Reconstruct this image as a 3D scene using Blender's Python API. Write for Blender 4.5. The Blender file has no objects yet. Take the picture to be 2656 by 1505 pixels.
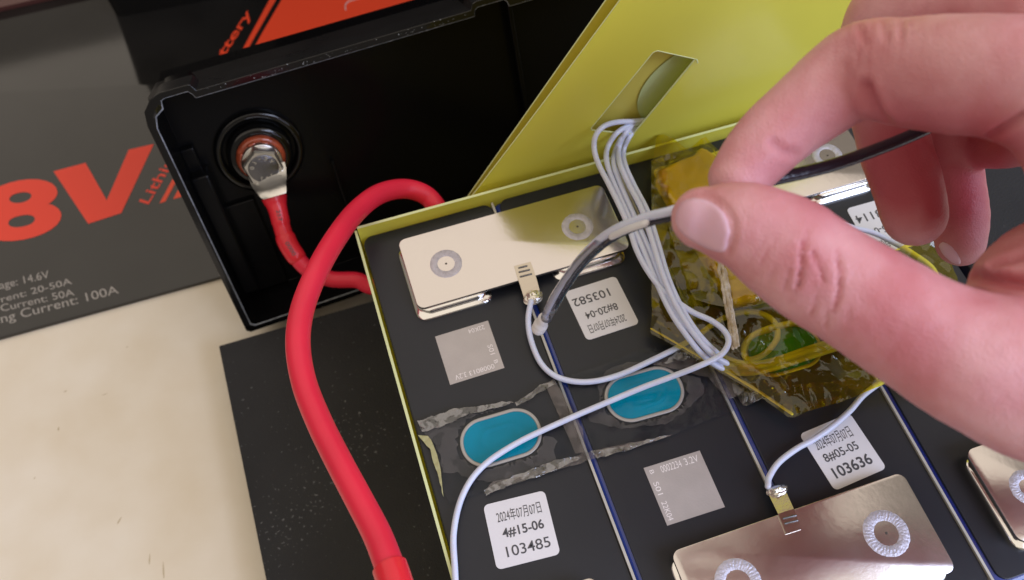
import bpy, bmesh, math, random
import numpy as np
from mathutils import Vector, Matrix, noise
from mathutils.bvhtree import BVHTree
from mathutils.geometry import delaunay_2d_cdt

# ------------------------------------------------------------------ camera
S = 0.001                                   # everything below is laid out in millimetres
FPX, CX, CY = 2181.0, 1328.0, 752.5         # focal length and centre for a 2656 x 1505 frame
RM = np.array([[0.95094506, -0.30908449, -0.01304859],
               [-0.2775628, -0.83381857, -0.47718496],
               [0.13661031, 0.45739848, -0.87870601]])
CAM = np.array([5.154, -97.948, 260.817])
sc = bpy.context.scene
col = sc.collection
cd = bpy.data.cameras.new('camera')
cam = bpy.data.objects.new('camera', cd)
col.objects.link(cam)
cd.sensor_width = 36.0
cd.lens = FPX / 2656 * 36
cd.clip_start = 0.01
cd.clip_end = 30
B_ = RM.T @ np.diag([1.0, -1.0, -1.0])
mw = Matrix([[*B_[i], CAM[i] * S] for i in range(3)] + [[0, 0, 0, 1]])
cam.matrix_world = mw
cd.dof.use_dof = True
cd.dof.focus_distance = 0.252
cd.dof.aperture_fstop = 16
sc.camera = cam

# ------------------------------------------------------------------ light
w = bpy.data.worlds.new('World')
sc.world = w
w.use_nodes = True
w.node_tree.nodes['Background'].inputs[0].default_value = (0.74, 0.64, 0.53, 1)
w.node_tree.nodes['Background'].inputs[1].default_value = 0.32


def area(name, loc, tgt, size, energy, color):
    l = bpy.data.lights.new(name, 'AREA')
    l.shape = 'RECTANGLE'
    l.size, l.size_y = size
    l.energy = energy
    l.color = color
    o = bpy.data.objects.new(name, l)
    col.objects.link(o)
    o.location = loc
    o.rotation_euler = (Vector(tgt) - Vector(loc)).to_track_quat('-Z', 'Y').to_euler()
    return o


area('window_light', (0.85, -0.75, 0.75), (0.08, 0, 0), (0.9, 0.9), 18, (0.62, 0.72, 1.0))
area('ceiling_light', (-0.1, 1.2, 1.4), (-0.1, 1.2, 0), (3.0, 5.0), 33, (1.0, 0.88, 0.74))
sc.view_settings.view_transform = 'Standard'
sc.view_settings.look = 'None'
sc.view_settings.exposure = 0.1
sc.view_settings.gamma = 1

TABLE = -95.0
BOARD = -76.0


# ------------------------------------------------------------------ measuring helpers
def ray(x, y):
    return RM.T @ np.array([(x - CX) / FPX, (y - CY) / FPX, 1.0])


def at(x, y, z=0.0):                        # point at height z
    d = ray(x, y)
    return CAM + d * ((z - CAM[2]) / d[2])


def dep(x, y, d):                           # point at distance d along the optical axis
    return CAM + ray(x, y) * d


def onplane(x, y, P0, n):
    d = ray(x, y)
    P0 = np.array(P0, float)
    n = np.array(n, float)
    return CAM + d * (((P0 - CAM) @ n) / (d @ n))


def proj(P):
    q = (np.asarray(P) - CAM) @ RM.T
    return np.stack([CX + FPX * q[..., 0] / q[..., 2], CY + FPX * q[..., 1] / q[..., 2]], -1)


def pt(p):
    """(x, y, z) height / (x, y, 'd', depth) / (x, y, 'y', world y) / numpy point as is."""
    if isinstance(p, np.ndarray):
        return p
    if len(p) == 3:
        return at(*p)
    if p[2] == 'd':
        return dep(p[0], p[1], p[3])
    if p[2] == 'y':
        return onplane(p[0], p[1], (0, p[3], 0), (0, 1, 0))


# ------------------------------------------------------------------ object helpers
ORIG = {}


def tag(o, label=None, cat=None, group=None, kind=None):
    if label: o['label'] = label
    if cat: o['category'] = cat
    if group: o['group'] = group
    if kind: o['kind'] = kind
    return o


def empty(name, p):
    o = bpy.data.objects.new(name, None)
    o.empty_display_size = 0.01
    col.objects.link(o)
    p = np.array(p, float)
    o.location = p * S
    ORIG[o.name] = p
    return o


def mk(name, V, F, mat, parent=None, smooth=False, mats=None, fm=None):
    V = np.array(V, float).reshape(-1, 3)
    c = (V.min(0) + V.max(0)) / 2
    c[2] = V[:, 2].min()
    me = bpy.data.meshes.new(name)
    me.from_pydata(((V - c) * S).tolist(), [], F)
    for m in (mats or [mat]):
        me.materials.append(m)
    if fm is not None:
        me.polygons.foreach_set('material_index', fm)
    if smooth:
        me.polygons.foreach_set('use_smooth', [True] * len(me.polygons))
    me.update()
    o = bpy.data.objects.new(name, me)
    col.objects.link(o)
    ORIG[o.name] = c
    if parent is not None:
        o.parent = parent
        o.location = (c - ORIG[parent.name]) * S
    else:
        o.location = c * S
    return o


def autosmooth(o, ang=40):
    for p in o.data.polygons:
        p.use_smooth = True
    bm = bmesh.new()
    bm.from_mesh(o.data)
    for e in bm.edges:
        if len(e.link_faces) == 2 and e.calc_face_angle(0) > math.radians(ang):
            e.smooth = False
    bm.to_mesh(o.data)
    bm.free()
    return o


def bevel(o, wd=0.4, seg=2, ang=35):
    m = o.modifiers.new('bevel', 'BEVEL')
    m.width = wd * S
    m.segments = seg
    m.limit_method = 'ANGLE'
    m.angle_limit = math.radians(ang)
    return o


def box(x0, x1, y0, y1, z0, z1):
    V = [(x, y, z) for z in (z0, z1) for y in (y0, y1) for x in (x0, x1)]
    F = [(0, 2, 3, 1), (4, 5, 7, 6), (0, 1, 5, 4), (2, 6, 7, 3), (0, 4, 6, 2), (1, 3, 7, 5)]
    return V, F


def obox(O, U, Vv, Wv, u, v, w_):
    V = [O + U * a + Vv * b + Wv * c for c in w_ for b in v for a in u]
    F = [(0, 2, 3, 1), (4, 5, 7, 6), (0, 1, 5, 4), (2, 6, 7, 3), (0, 4, 6, 2), (1, 3, 7, 5)]
    if np.dot(np.cross(U, Vv), Wv) < 0:
        F = [f[::-1] for f in F]
    return V, F


def rr(x0, x1, y0, y1, r, n=6):
    P = []
    for cx_, cy_, a0 in ((x1 - r, y1 - r, 0), (x0 + r, y1 - r, 90), (x0 + r, y0 + r, 180), (x1 - r, y0 + r, 270)):
        for i in range(n + 1):
            a = math.radians(a0 + 90 * i / n)
            P.append((cx_ + r * math.cos(a), cy_ + r * math.sin(a)))
    return P


def loft(loops, cap0=True, cap1=True):
    n = len(loops[0])
    V = [tuple(p) for l in loops for p in l]
    F = []
    for k in range(len(loops) - 1):
        for i in range(n):
            j = (i + 1) % n
            F.append((k * n + i, k * n + j, (k + 1) * n + j, (k + 1) * n + i))
    if cap0: F.append(tuple(range(n))[::-1])
    if cap1: F.append(tuple(range((len(loops) - 1) * n, len(loops) * n)))
    return V, F


def rrprism(x0, x1, y0, y1, r, z0, z1, ch=0.3, T=None):
    loops = []
    prof = [(0, z0), (0, z1 - ch), (ch * .3, z1 - ch * .3), (ch, z1)]
    for ins, z in prof:
        loops.append([(p[0], p[1], z) for p in rr(x0 + ins, x1 - ins, y0 + ins, y1 - ins, max(r - ins, .05))])
    return loft(loops)


def poly3(pts, z0, z1):
    """extrude a closed list of 2-D points"""
    a = sum(pts[i][0] * pts[(i + 1) % len(pts)][1] - pts[(i + 1) % len(pts)][0] * pts[i][1] for i in range(len(pts)))
    if a < 0: pts = pts[::-1]
    return loft([[(p[0], p[1], z0) for p in pts], [(p[0], p[1], z1) for p in pts]])


def catmull(P, n=10):
    P = [np.array(p, float) for p in P]
    P = [2 * P[0] - P[1]] + P + [2 * P[-1] - P[-2]]
    out = []
    for i in range(1, len(P) - 2):
        for k in range(n):
            t = k / n
            out.append(0.5 * ((2 * P[i]) + (-P[i - 1] + P[i + 1]) * t + (2 * P[i - 1] - 5 * P[i] + 4 * P[i + 1] - P[i + 2]) * t * t
                              + (-P[i - 1] + 3 * P[i] - 3 * P[i + 1] + P[i + 2]) * t ** 3))
    out.append(P[-2])
    return np.array(out)


def tube(P, r, seg=12, cap='round', flat=1.0, up=None):
    """P n x 3 path, r scalar or per-point."""
    P = np.array(P, float)
    n = len(P)
    r = np.full(n, r, float) if np.isscalar(r) else np.array(r, float)
    T = np.gradient(P, axis=0)
    T /= np.linalg.norm(T, axis=1)[:, None] + 1e-9
    u = np.cross(T[0], up if up is not None else [0.13, 0.21, 1.0])
    u /= np.linalg.norm(u)
    if cap == 'round':
        pre, post, rp, rq, tp, tq = [], [], [], [], [], []
        for a in (80, 60, 40, 20):
            a = math.radians(a)
            pre.append(P[0] - T[0] * r[0] * math.sin(a)); rp.append(r[0] * math.cos(a)); tp.append(T[0])
            post.insert(0, P[-1] + T[-1] * r[-1] * math.sin(a)); rq.insert(0, r[-1] * math.cos(a)); tq.append(T[-1])
        P = np.vstack([pre, P, post]); r = np.r_[rp, r, rq]; T = np.vstack([tp, T, tq]); n = len(P)
    V, F = [], []
    for i in range(n):
        u = u - T[i] * (u @ T[i])
        u /= np.linalg.norm(u)
        v = np.cross(T[i], u)
        for k in range(seg):
            a = 2 * math.pi * k / seg
            V.append(P[i] + r[i] * (math.cos(a) * u + flat * math.sin(a) * v))
    for i in range(n - 1):
        for k in range(seg):
            j = (k + 1) % seg
            F.append((i * seg + k, i * seg + j, (i + 1) * seg + j, (i + 1) * seg + k))
    F.append(tuple(range(seg))[::-1])
    F.append(tuple((n - 1) * seg + k for k in range(seg)))
    return V, F


def join(parts):
    V, F = [], []
    for v, f in parts:
        b = len(V)
        V += [tuple(x) for x in v]
        F += [tuple(i + b for i in q) for q in f]
    return V, F


def inside(P, poly):
    c = False
    n = len(poly)
    for i in range(n):
        x1, y1 = poly[i]
        x2, y2 = poly[(i + 1) % n]
        if (y1 > P[1]) != (y2 > P[1]) and P[0] < (x2 - x1) * (P[1] - y1) / (y2 - y1) + x1:
            c = not c
    return c


def sheet(outline, step, holes=(), seed=1, jit=0.35):
    """triangulated flat sheet with interior points: 2-D verts, faces"""
    rnd = random.Random(seed)
    pts, cons = [], []
    for loop in [outline] + list(holes):
        b = len(pts)
        L = []
        m = len(loop)
        for i in range(m):
            a, c = Vector(loop[i]), Vector(loop[(i + 1) % m])
            k = max(1, int((c - a).length / step))
            for q in range(k):
                L.append(a.lerp(c, q / k))
        pts += L
        cons += [(b + i, b + (i + 1) % len(L)) for i in range(len(L))]
    xs = [p[0] for p in outline]; ys = [p[1] for p in outline]
    y = min(ys) + step / 2
    while y < max(ys):
        x = min(xs) + step / 2
        while x < max(xs):
            q = (x + rnd.uniform(-jit, jit) * step, y + rnd.uniform(-jit, jit) * step)
            if inside(q, outline) and not any(inside(q, h) for h in holes):
                pts.append(Vector(q))
            x += step
        y += step
    V, _, F, *_r = delaunay_2d_cdt(pts, cons, [], 1, 1e-5)
    F = [f for f in F if not any(inside(sum((V[i] for i in f), Vector((0, 0))) / 3, h) for h in holes)]
    G = []
    for f in F:
        a = (V[f[1]] - V[f[0]]).cross(V[f[2]] - V[f[0]])
        G.append(tuple(f) if a > 0 else tuple(f)[::-1])
    return [(v.x, v.y) for v in V], G


def nz(x, y, z=0.0):
    return noise.noise(Vector((x, y, z)))


def ridge(x, y, s=1.0):
    return 1 - abs(noise.noise(Vector((x, y, s)))) * 2.2


# ------------------------------------------------------------------ materials
def mat(name, c, rough=0.5, metal=0.0, spec=0.5, coat=0.0, sss=0.0, var=0.0, vs=60, bump=0.0, bs=400, ior=1.5, rvar=0.0, tint=None, det=4):
    m = bpy.data.materials.new(name)
    m.use_nodes = True
    nt = m.node_tree
    b = nt.nodes['Principled BSDF']
    b.inputs['Base Color'].default_value = (*c, 1)
    b.inputs['Roughness'].default_value = rough
    b.inputs['Metallic'].default_value = metal
    b.inputs['Specular IOR Level'].default_value = spec
    b.inputs['IOR'].default_value = ior
    b.inputs['Coat Weight'].default_value = coat
    b.inputs['Coat Roughness'].default_value = 0.06
    if sss:
        b.inputs['Subsurface Weight'].default_value = sss
        b.inputs['Subsurface Radius'].default_value = (1.0, 0.35, 0.2)
        b.inputs['Subsurface Scale'].default_value = 0.004
    tc = nt.nodes.new('ShaderNodeTexCoord')
    if var or rvar:
        n = nt.nodes.new('ShaderNodeTexNoise')
        n.inputs['Scale'].default_value = vs
        n.inputs['Detail'].default_value = det
        nt.links.new(tc.outputs['Object'], n.inputs['Vector'])
        if var:
            r = nt.nodes.new('ShaderNodeValToRGB')
            r.color_ramp.elements[0].position = 0.3
            r.color_ramp.elements[1].position = 0.7
            t = tint or tuple(x * (1 - var) for x in c)
            r.color_ramp.elements[0].color = (*t, 1)
            r.color_ramp.elements[1].color = (*(min(1, x * (1 + var * .5)) for x in c), 1)
            nt.links.new(n.outputs[0], r.inputs[0])
            nt.links.new(r.outputs[0], b.inputs['Base Color'])
        if rvar:
            q = nt.nodes.new('ShaderNodeMapRange')
            q.inputs[3].default_value = max(0.02, rough - rvar)
            q.inputs[4].default_value = rough + rvar
            nt.links.new(n.outputs[0], q.inputs[0])
            nt.links.new(q.outputs[0], b.inputs['Roughness'])
    if bump:
        n2 = nt.nodes.new('ShaderNodeTexNoise')
        n2.inputs['Scale'].default_value = bs
        n2.inputs['Detail'].default_value = 5
        nt.links.new(tc.outputs['Object'], n2.inputs['Vector'])
        bp = nt.nodes.new('ShaderNodeBump')
        bp.inputs['Strength'].default_value = bump
        bp.inputs['Distance'].default_value = 0.001
        nt.links.new(n2.outputs[0], bp.inputs['Height'])
        nt.links.new(bp.outputs[0], b.inputs['Normal'])
    return m


def speckle(m, scale=900, thr=0.74, color=(0.35, 0.36, 0.4), big=None):
    """sparse pale dust specks over a material's base colour"""
    nt = m.node_tree
    b = nt.nodes['Principled BSDF']
    tc = nt.nodes.new('ShaderNodeTexCoord')
    n = nt.nodes.new('ShaderNodeTexNoise')
    n.inputs['Scale'].default_value = scale
    n.inputs['Detail'].default_value = 2
    nt.links.new(tc.outputs['Object'], n.inputs['Vector'])
    g = nt.nodes.new('ShaderNodeTexNoise')
    g.inputs['Scale'].default_value = big or 18
    nt.links.new(tc.outputs['Object'], g.inputs['Vector'])
    ad = nt.nodes.new('ShaderNodeMath'); ad.operation = 'MULTIPLY_ADD'
    ad.inputs[1].default_value = 0.35
    nt.links.new(g.outputs[0], ad.inputs[0]); nt.links.new(n.outputs[0], ad.inputs[2])
    r = nt.nodes.new('ShaderNodeMapRange')
    r.inputs[1].default_value = thr + .12; r.inputs[2].default_value = thr + .22
    nt.links.new(ad.outputs[0], r.inputs[0])
    mx = nt.nodes.new('ShaderNodeMix'); mx.data_type = 'RGBA'
    nt.links.new(r.outputs[0], mx.inputs[0])
    src = b.inputs['Base Color'].links
    if src: nt.links.new(src[0].from_socket, mx.inputs[6])
    else: mx.inputs[6].default_value = b.inputs['Base Color'].default_value
    mx.inputs[7].default_value = (*color, 1)
    nt.links.new(mx.outputs[2], b.inputs['Base Color'])
    return m


def film_mat(name, tint, haze=0.1, hazecol=(0.5, 0.5, 0.5), gloss=0.1, rough=0.12, bump=0.4, bs=250, hv=0.0, hs=120):
    """thin clear film: tinted see-through, milky scatter and a glossy skin"""
    m = bpy.data.materials.new(name)
    m.use_nodes = True
    nt = m.node_tree
    nt.nodes.clear()
    N, L = nt.nodes.new, nt.links.new
    out = N('ShaderNodeOutputMaterial')
    tr = N('ShaderNodeBsdfTransparent'); tr.inputs[0].default_value = (*tint, 1)
    df = N('ShaderNodeBsdfDiffuse'); df.inputs[0].default_value = (*hazecol, 1)
    gl = N('ShaderNodeBsdfGlossy'); gl.inputs[1].default_value = rough
    m1, m2 = N('ShaderNodeMixShader'), N('ShaderNodeMixShader')
    tc = N('ShaderNodeTexCoord')
    n = N('ShaderNodeTexNoise'); n.inputs['Scale'].default_value = bs; n.inputs['Detail'].default_value = 3
    bp = N('ShaderNodeBump'); bp.inputs['Strength'].default_value = bump; bp.inputs['Distance'].default_value = 0.001
    L(tc.outputs['Object'], n.inputs['Vector']); L(n.outputs[0], bp.inputs['Height'])
    L(bp.outputs[0], gl.inputs['Normal'])
    fr = N('ShaderNodeFresnel'); fr.inputs[0].default_value = 1.5
    L(bp.outputs[0], fr.inputs['Normal'])
    mu = N('ShaderNodeMath'); mu.operation = 'MULTIPLY'; mu.inputs[1].default_value = gloss * 10
    L(fr.outputs[0], mu.inputs[0])
    m1.inputs[0].default_value = haze
    if hv:
        h = N('ShaderNodeTexNoise'); h.inputs['Scale'].default_value = hs; h.inputs['Detail'].default_value = 4
        h.inputs['Distortion'].default_value = 0.6
        L(tc.outputs['Object'], h.inputs['Vector'])
        mr = N('ShaderNodeMapRange'); mr.inputs[1].default_value = .47; mr.inputs[2].default_value = .53
        mr.inputs[3].default_value = max(0, haze - hv); mr.inputs[4].default_value = haze + hv
        L(h.outputs[0], mr.inputs[0]); L(mr.outputs[0], m1.inputs[0])
    L(tr.outputs[0], m1.inputs[1]); L(df.outputs[0], m1.inputs[2])
    L(mu.outputs[0], m2.inputs[0]); L(m1.outputs[0], m2.inputs[1]); L(gl.outputs[0], m2.inputs[2])
    L(m2.outputs[0], out.inputs[0])
    return m


M = dict(
    cream=mat('cream_worktop', (0.80, 0.73, 0.62), 0.42, var=0.06, vs=22, rvar=0.08, tint=(0.72, 0.62, 0.47), bump=0.06, bs=60, det=9),
    floor=mat('dark_floor', (0.012, 0.011, 0.011), 0.7),
    panel=mat('gloss_black_print', (0.016, 0.015, 0.014), 0.09, spec=0.62, coat=0.04, var=0.25, vs=30, bump=0.015, bs=90),
    red=mat('red_print', (0.80, 0.062, 0.035), 0.22, spec=0.28),
    orange=mat('orange_print', (0.86, 0.075, 0.028), 0.16, spec=0.35),
    greyink=mat('grey_print', (0.34, 0.31, 0.28), 0.3),
    pink=mat('pale_print', (0.75, 0.5, 0.45), 0.3),
    lid=mat('gloss_black_abs', (0.0035, 0.0035, 0.004), 0.09, spec=0.5, bump=0.05, bs=140),
    lidin=mat('black_abs_inside', (0.004, 0.004, 0.0045), 0.22, spec=0.16, bump=0.05, bs=140),
    rim=mat('pale_rim', (0.24, 0.26, 0.30), 0.3, spec=0.7, var=0.5, vs=400, bump=0.6, bs=900),  # thin pale strip along the inner edge of the lid rim
    speck=mat('plastic_chip', (0.55, 0.58, 0.62), 0.3),
    skirt=mat('satin_black_abs', (0.010, 0.010, 0.011), 0.30, spec=0.8, bump=0.12, bs=160, rvar=0.1, vs=50),
    gasket=mat('orange_gasket', (0.42, 0.075, 0.03), 0.25, coat=0.6, var=0.5, vs=250, bump=0.3, bs=500),
    steel=mat('stainless', (0.62, 0.61, 0.60), 0.26, metal=1.0, bump=0.08, bs=700, rvar=0.1, vs=300),
    steeld=mat('stainless_dark', (0.20, 0.20, 0.215), 0.35, metal=1.0, bump=0.25, bs=900),
    tin=mat('tinned_lug', (0.80, 0.78, 0.74), 0.3, metal=1.0, bump=0.12, bs=300),
    cable=mat('red_silicone', (0.78, 0.020, 0.058), 0.40, spec=0.45, sss=0.08, var=0.10, vs=40, bump=0.03, bs=500),
    shrink=mat('red_shrink', (0.72, 0.018, 0.035), 0.27, spec=0.5, bump=0.25, bs=160),
    ink=mat('black_ink', (0.018, 0.018, 0.022), 0.5),
    inkgrey=mat('grey_ink', (0.07, 0.07, 0.08), 0.5),
    board=speckle(mat('black_foam', (0.024, 0.024, 0.026), 0.75, spec=0.3, var=0.2, vs=25, bump=0.35, bs=1300), 700, 0.74, (0.14, 0.14, 0.15)),
    film=speckle(mat('black_cell_film', (0.0145, 0.0165, 0.023), 0.36, spec=0.42, var=0.1, vs=50, bump=0.05, bs=250), 1100, 0.87, (0.2, 0.2, 0.2)),
    blue=mat('blue_cell_wrap', (0.008, 0.032, 0.25), 0.16, spec=0.6, coat=0.4, bump=0.1, bs=120),
    grey=mat('grey_separator', (0.50, 0.48, 0.43), 0.5, var=0.2, vs=80),
    yedge=mat('epoxy_edge', (0.72, 0.78, 0.42), 0.45),
    yellow=mat('yellow_epoxy', (0.93, 0.90, 0.15), 0.3, spec=0.38, coat=0.0, var=0.05, vs=16, bump=0.03, bs=40, sss=0.0),
    greenp=mat('green_patch', (0.52, 0.60, 0.30), 0.3, spec=0.5),
    alu=mat('aluminium', (0.735, 0.69, 0.675), 0.22, metal=1.0, bump=0.035, bs=500, rvar=0.05, vs=120),
    chrome=mat('bright_terminal', (0.86, 0.85, 0.83), 0.14, metal=1.0, bump=0.05, bs=200),
    weld=mat('weld_seam', (0.55, 0.53, 0.60), 0.5, metal=0.6, var=0.15, vs=500, bump=0.35, bs=1400),
    hole=mat('dark_hole', (0.06, 0.05, 0.04), 0.5),
    nickel=mat('nickel_tab', (0.60, 0.54, 0.46), 0.2, metal=1.0, bump=0.2, bs=260, rvar=0.08, vs=200),
    solder=mat('solder', (0.85, 0.82, 0.76), 0.14, metal=1.0, bump=0.8, bs=420),
    white=mat('white_label', (0.74, 0.73, 0.76), 0.45, var=0.03, vs=60),
    qr=mat('laser_plate', (0.46, 0.425, 0.415), 0.38, metal=0.25, var=0.06, vs=150, bump=0.1, bs=1500),
    qrl=mat('laser_mark', (0.85, 0.80, 0.80), 0.55),
    teal=mat('teal_vent_film', (0.0005, 0.28, 0.42), 0.12, spec=0.14, coat=0.0, bump=0.25, bs=45, var=0.18, vs=60),
    ventrim=mat('vent_rim', (0.50, 0.46, 0.43), 0.4, metal=0.3),
    wire=mat('white_wire', (0.68, 0.72, 0.90), 0.32, spec=0.5, sss=0.1, var=0.04, vs=200, bump=0.06, bs=500),
    dark=mat('black_sheath', (0.014, 0.013, 0.026), 0.26, spec=0.6, bump=0.15, bs=500),
    sleeve=film_mat('clear_sleeve', (0.90, 0.90, 0.95), 0.05, (0.60, 0.62, 0.72), 0.16, 0.07, 0.3, 200),
    amber=film_mat('amber_film', (1.0, 0.86, 0.04), 0.045, (0.70, 0.56, 0.03), 0.17, 0.05, 0.12, 60, hv=0.025, hs=40),
    amberfold=mat('amber_fold', (0.95, 0.90, 0.60), 0.15, spec=1.0, coat=1.0),
    clear=film_mat('clear_tape', (0.80, 0.84, 0.90), 0.006, (0.60, 0.52, 0.47), 0.035, 0.08, 0.5, 200, hv=0.006, hs=70),
    clearv=film_mat('clear_tape_gloss', (0.95, 0.97, 0.98), 0.0, (0.5, 0.5, 0.5), 0.022, 0.07, 1.0, 200),
    stuck=film_mat('stuck_adhesive', (0.90, 0.88, 0.86), 0.115, (0.66, 0.56, 0.50), 0.06, 0.16, 0.8, 260, hv=0.035, hs=160),
    crink=film_mat('crinkled_edge', (0.9, 0.9, 0.9), 0.16, (0.62, 0.60, 0.57), 0.3, 0.12, 1.0, 500, hv=0.13, hs=300),
    glue=mat('dry_glue', (0.42, 0.40, 0.20), 0.35, sss=0.1, bump=0.6, bs=500),
    ytape=mat('yellow_tape', (0.74, 0.62, 0.008), 0.22, spec=0.5, coat=0.5, bump=0.35, bs=70, var=0.15, vs=90),
    nail=mat('nail', (0.74, 0.44, 0.54), 0.30, spec=0.5, coat=0.1, sss=0.15, bump=0.03, bs=300),
)

ynt = M['yellow'].node_tree
yb = ynt.nodes['Principled BSDF']
ytr = ynt.nodes.new('ShaderNodeBsdfTranslucent'); ytr.inputs[0].default_value = (0.92, 0.86, 0.12, 1)
ymx = ynt.nodes.new('ShaderNodeMixShader'); ymx.inputs[0].default_value = 0.42
ynt.links.new(yb.outputs[0], ymx.inputs[1]); ynt.links.new(ytr.outputs[0], ymx.inputs[2])
ynt.links.new(ymx.outputs[0], ynt.nodes['Material Output'].inputs[0])

M['yellow_shaded'] = mat('yellow_epoxy_shaded', (0.66, 0.58, 0.12), 0.35, spec=0.5, var=0.08, vs=16)  # same yellow sheet, with the shade behind the slot put into its colour

# skin with redder knuckles and shade painted on the rear fingers (attribute) and mottling
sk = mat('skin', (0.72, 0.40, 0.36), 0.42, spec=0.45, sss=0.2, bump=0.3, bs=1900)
nt = sk.node_tree
bb = nt.nodes['Principled BSDF']
tcx = nt.nodes.new('ShaderNodeTexCoord')
n1 = nt.nodes.new('ShaderNodeTexNoise'); n1.inputs['Scale'].default_value = 75; n1.inputs['Detail'].default_value = 7
nt.links.new(tcx.outputs['Object'], n1.inputs['Vector'])
rp = nt.nodes.new('ShaderNodeValToRGB')
rp.color_ramp.elements[0].position = .32; rp.color_ramp.elements[0].color = (0.62, 0.235, 0.26, 1)
rp.color_ramp.elements[1].position = .68; rp.color_ramp.elements[1].color = (0.77, 0.41, 0.44, 1)
nt.links.new(n1.outputs[0], rp.inputs[0])
atn = nt.nodes.new('ShaderNodeAttribute'); atn.attribute_name = 'redness_and_shade'
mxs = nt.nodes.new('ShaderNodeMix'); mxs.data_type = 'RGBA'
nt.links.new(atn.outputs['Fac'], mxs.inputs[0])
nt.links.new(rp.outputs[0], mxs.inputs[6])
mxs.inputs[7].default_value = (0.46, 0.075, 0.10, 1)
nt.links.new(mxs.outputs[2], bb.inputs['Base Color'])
M['skin'] = sk


# ------------------------------------------------------------------ lettering
def textmesh(s, off=0.0, space=1.0):
    c = bpy.data.curves.new('lettering', 'FONT')
    c.body = s
    c.size = 1
    c.offset = off
    c.space_character = space
    c.resolution_u = 6
    o = bpy.data.objects.new('lettering', c)
    col.objects.link(o)
    dg = bpy.context.evaluated_depsgraph_get()
    me = bpy.data.meshes.new_from_object(o.evaluated_get(dg))
    V = np.array([tuple(v.co) for v in me.vertices])
    F = [tuple(p.vertices) for p in me.polygons]
    bpy.data.objects.remove(o)
    bpy.data.meshes.remove(me)
    return V, F


def text(name, s, O, U, Vv, m, parent, off=0.0, lift=0.12, space=1.0, label=None):
    """lettering fitted to the parallelogram O, O+U (width), O+V (height)"""
    V, F = textmesh(s, off, space)
    lo, hi = V.min(0), V.max(0)
    a = (V[:, 0] - lo[0]) / (hi[0] - lo[0])
    b = (V[:, 1] - lo[1]) / (hi[1] - lo[1])
    O, U, Vv = (np.array(x, float) for x in (O, U, Vv))
    n = np.cross(U, Vv); n /= np.linalg.norm(n)
    P = O + np.outer(a, U) + np.outer(b, Vv) + n * lift
    o = mk(name, P, F, m, parent)
    if label: o['label'] = label
    return o


def quadtext(name, s, q, z, m, parent, **k):
    """q: pixel corners bottom-left, bottom-right, top-left of the line of writing, on height z"""
    a, b, c = (at(*p, z) for p in q)
    return text(name, s, a, b - a, c - a, m, parent, **k)


# ================================================================== SETTING
o = mk('dark_floor', *box(-1500, 1500, -1500, 2500, -806, -800), M['floor']); tag(o, kind='structure')
PF = 342.0
V, F = box(-900, 900, -700, PF + 14, TABLE - 25, TABLE)
o = mk('worktop', V, F, M['cream']); tag(o, kind='structure')

# smudges and nicks on the worktop are thin dried marks
rnd = random.Random(4)
VF = []
for (x, y, a, l_, wd) in ((170, 1015, .2, 1.2, .5), (272, 1023, .1, 2.6, .3), (152, 1112, 1.4, 1.6, .6), (388, 1450, 1.4, 4.2, .4), (424, 1478, 1.5, 6.5, .45), (310, 1350, .9, 3.0, .5), (330, 900, .2, .8, .4), (90, 1240, .6, 1.0, .35)):
    p = at(x, y, TABLE)
    P_ = [p + np.array([math.cos(a) * l_ * (t - .5), math.sin(a) * l_ * (t - .5) + .2 * nz(t * 3, x), .03]) for t in (0, .3, .6, 1)]
    VF.append(tube(np.array(P_), [wd * .4, wd * .7, wd * .6, wd * .2], 8, flat=1))
    VF[-1] = ([(v[0], v[1], TABLE + .02 + max(0, (v[2] - TABLE)) * .12) for v in VF[-1][0]], VF[-1][1])
o = mk('stain', *join(VF), mat('dried_stain', (0.52, 0.42, 0.27), .5)); tag(o, kind='stuff')

# ================================================================== GLOSSY PRINTED PANEL (carton / case side lying flat)
PZ = TABLE + 2.2
pa, pb = at(0, 880, PZ), at(560, 718, PZ)
pf = at(0, 30, PZ)[1]
ye = (pa[1] + pb[1]) / 2
pn = empty('printed_panel', (0, ye + 60, TABLE))
tag(pn, 'glossy black printed panel with large red 8V lettering lying on the cream worktop', 'printed panel')
V, F = rrprism(-420, 420, ye, pf, 3, TABLE + .1, PZ, .35)
autosmooth(mk('panel_board', V, F, M['panel'], pn), 50)
V, F = box(-420, 420, pf + .3, pf + 7, TABLE + .1, PZ + 2.5)
mk('panel_back_edge', V, F, mat('dark_red_edge', (0.10, 0.035, 0.03), .4), pn)


def P2(x, y): return at(x, y, PZ)


# 8 and V
a, b, c = P2(43 - 88, 641), P2(164, 604), P2(-52, 486)
text('lettering', '8', a, b - a, c - a, M['red'], pn, off=0.035)
a, b = P2(229, 581), P2(315, 553)
tl1, tl2, tr1, tr2 = P2(139, 445), P2(222, 423), P2(334, 389), P2(399, 374)
notch = P2(277, 520)
V = [p + np.array([0, 0, .12]) for p in (a, b, tr2, tr1, notch, tl2, tl1)]
mk('lettering', V, [(0, 1, 4, 6), (6, 4, 5), (1, 2, 3, 4)], M['red'], pn)
a = P2(-90, 620); b = P2(-52, 608); c = P2(-98, 585)
text('lettering', '.', a, (b - a), (c - a), M['red'], pn)
# slanted product line beside the slash
a, b, c = P2(386, 531), P2(468, 395), P2(360, 523)
text('lettering', 'Lithium Iron', a, (b - a) * 1.9, c - a, M['red'], pn, off=0.01)
a, b, c = P2(594, 142), P2(661, 37), P2(568, 128)
text('lettering', 'Battery', a - (b - a) * .60, (b - a) * 1.60, c - a, M['orange'], pn, off=0.02)


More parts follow.
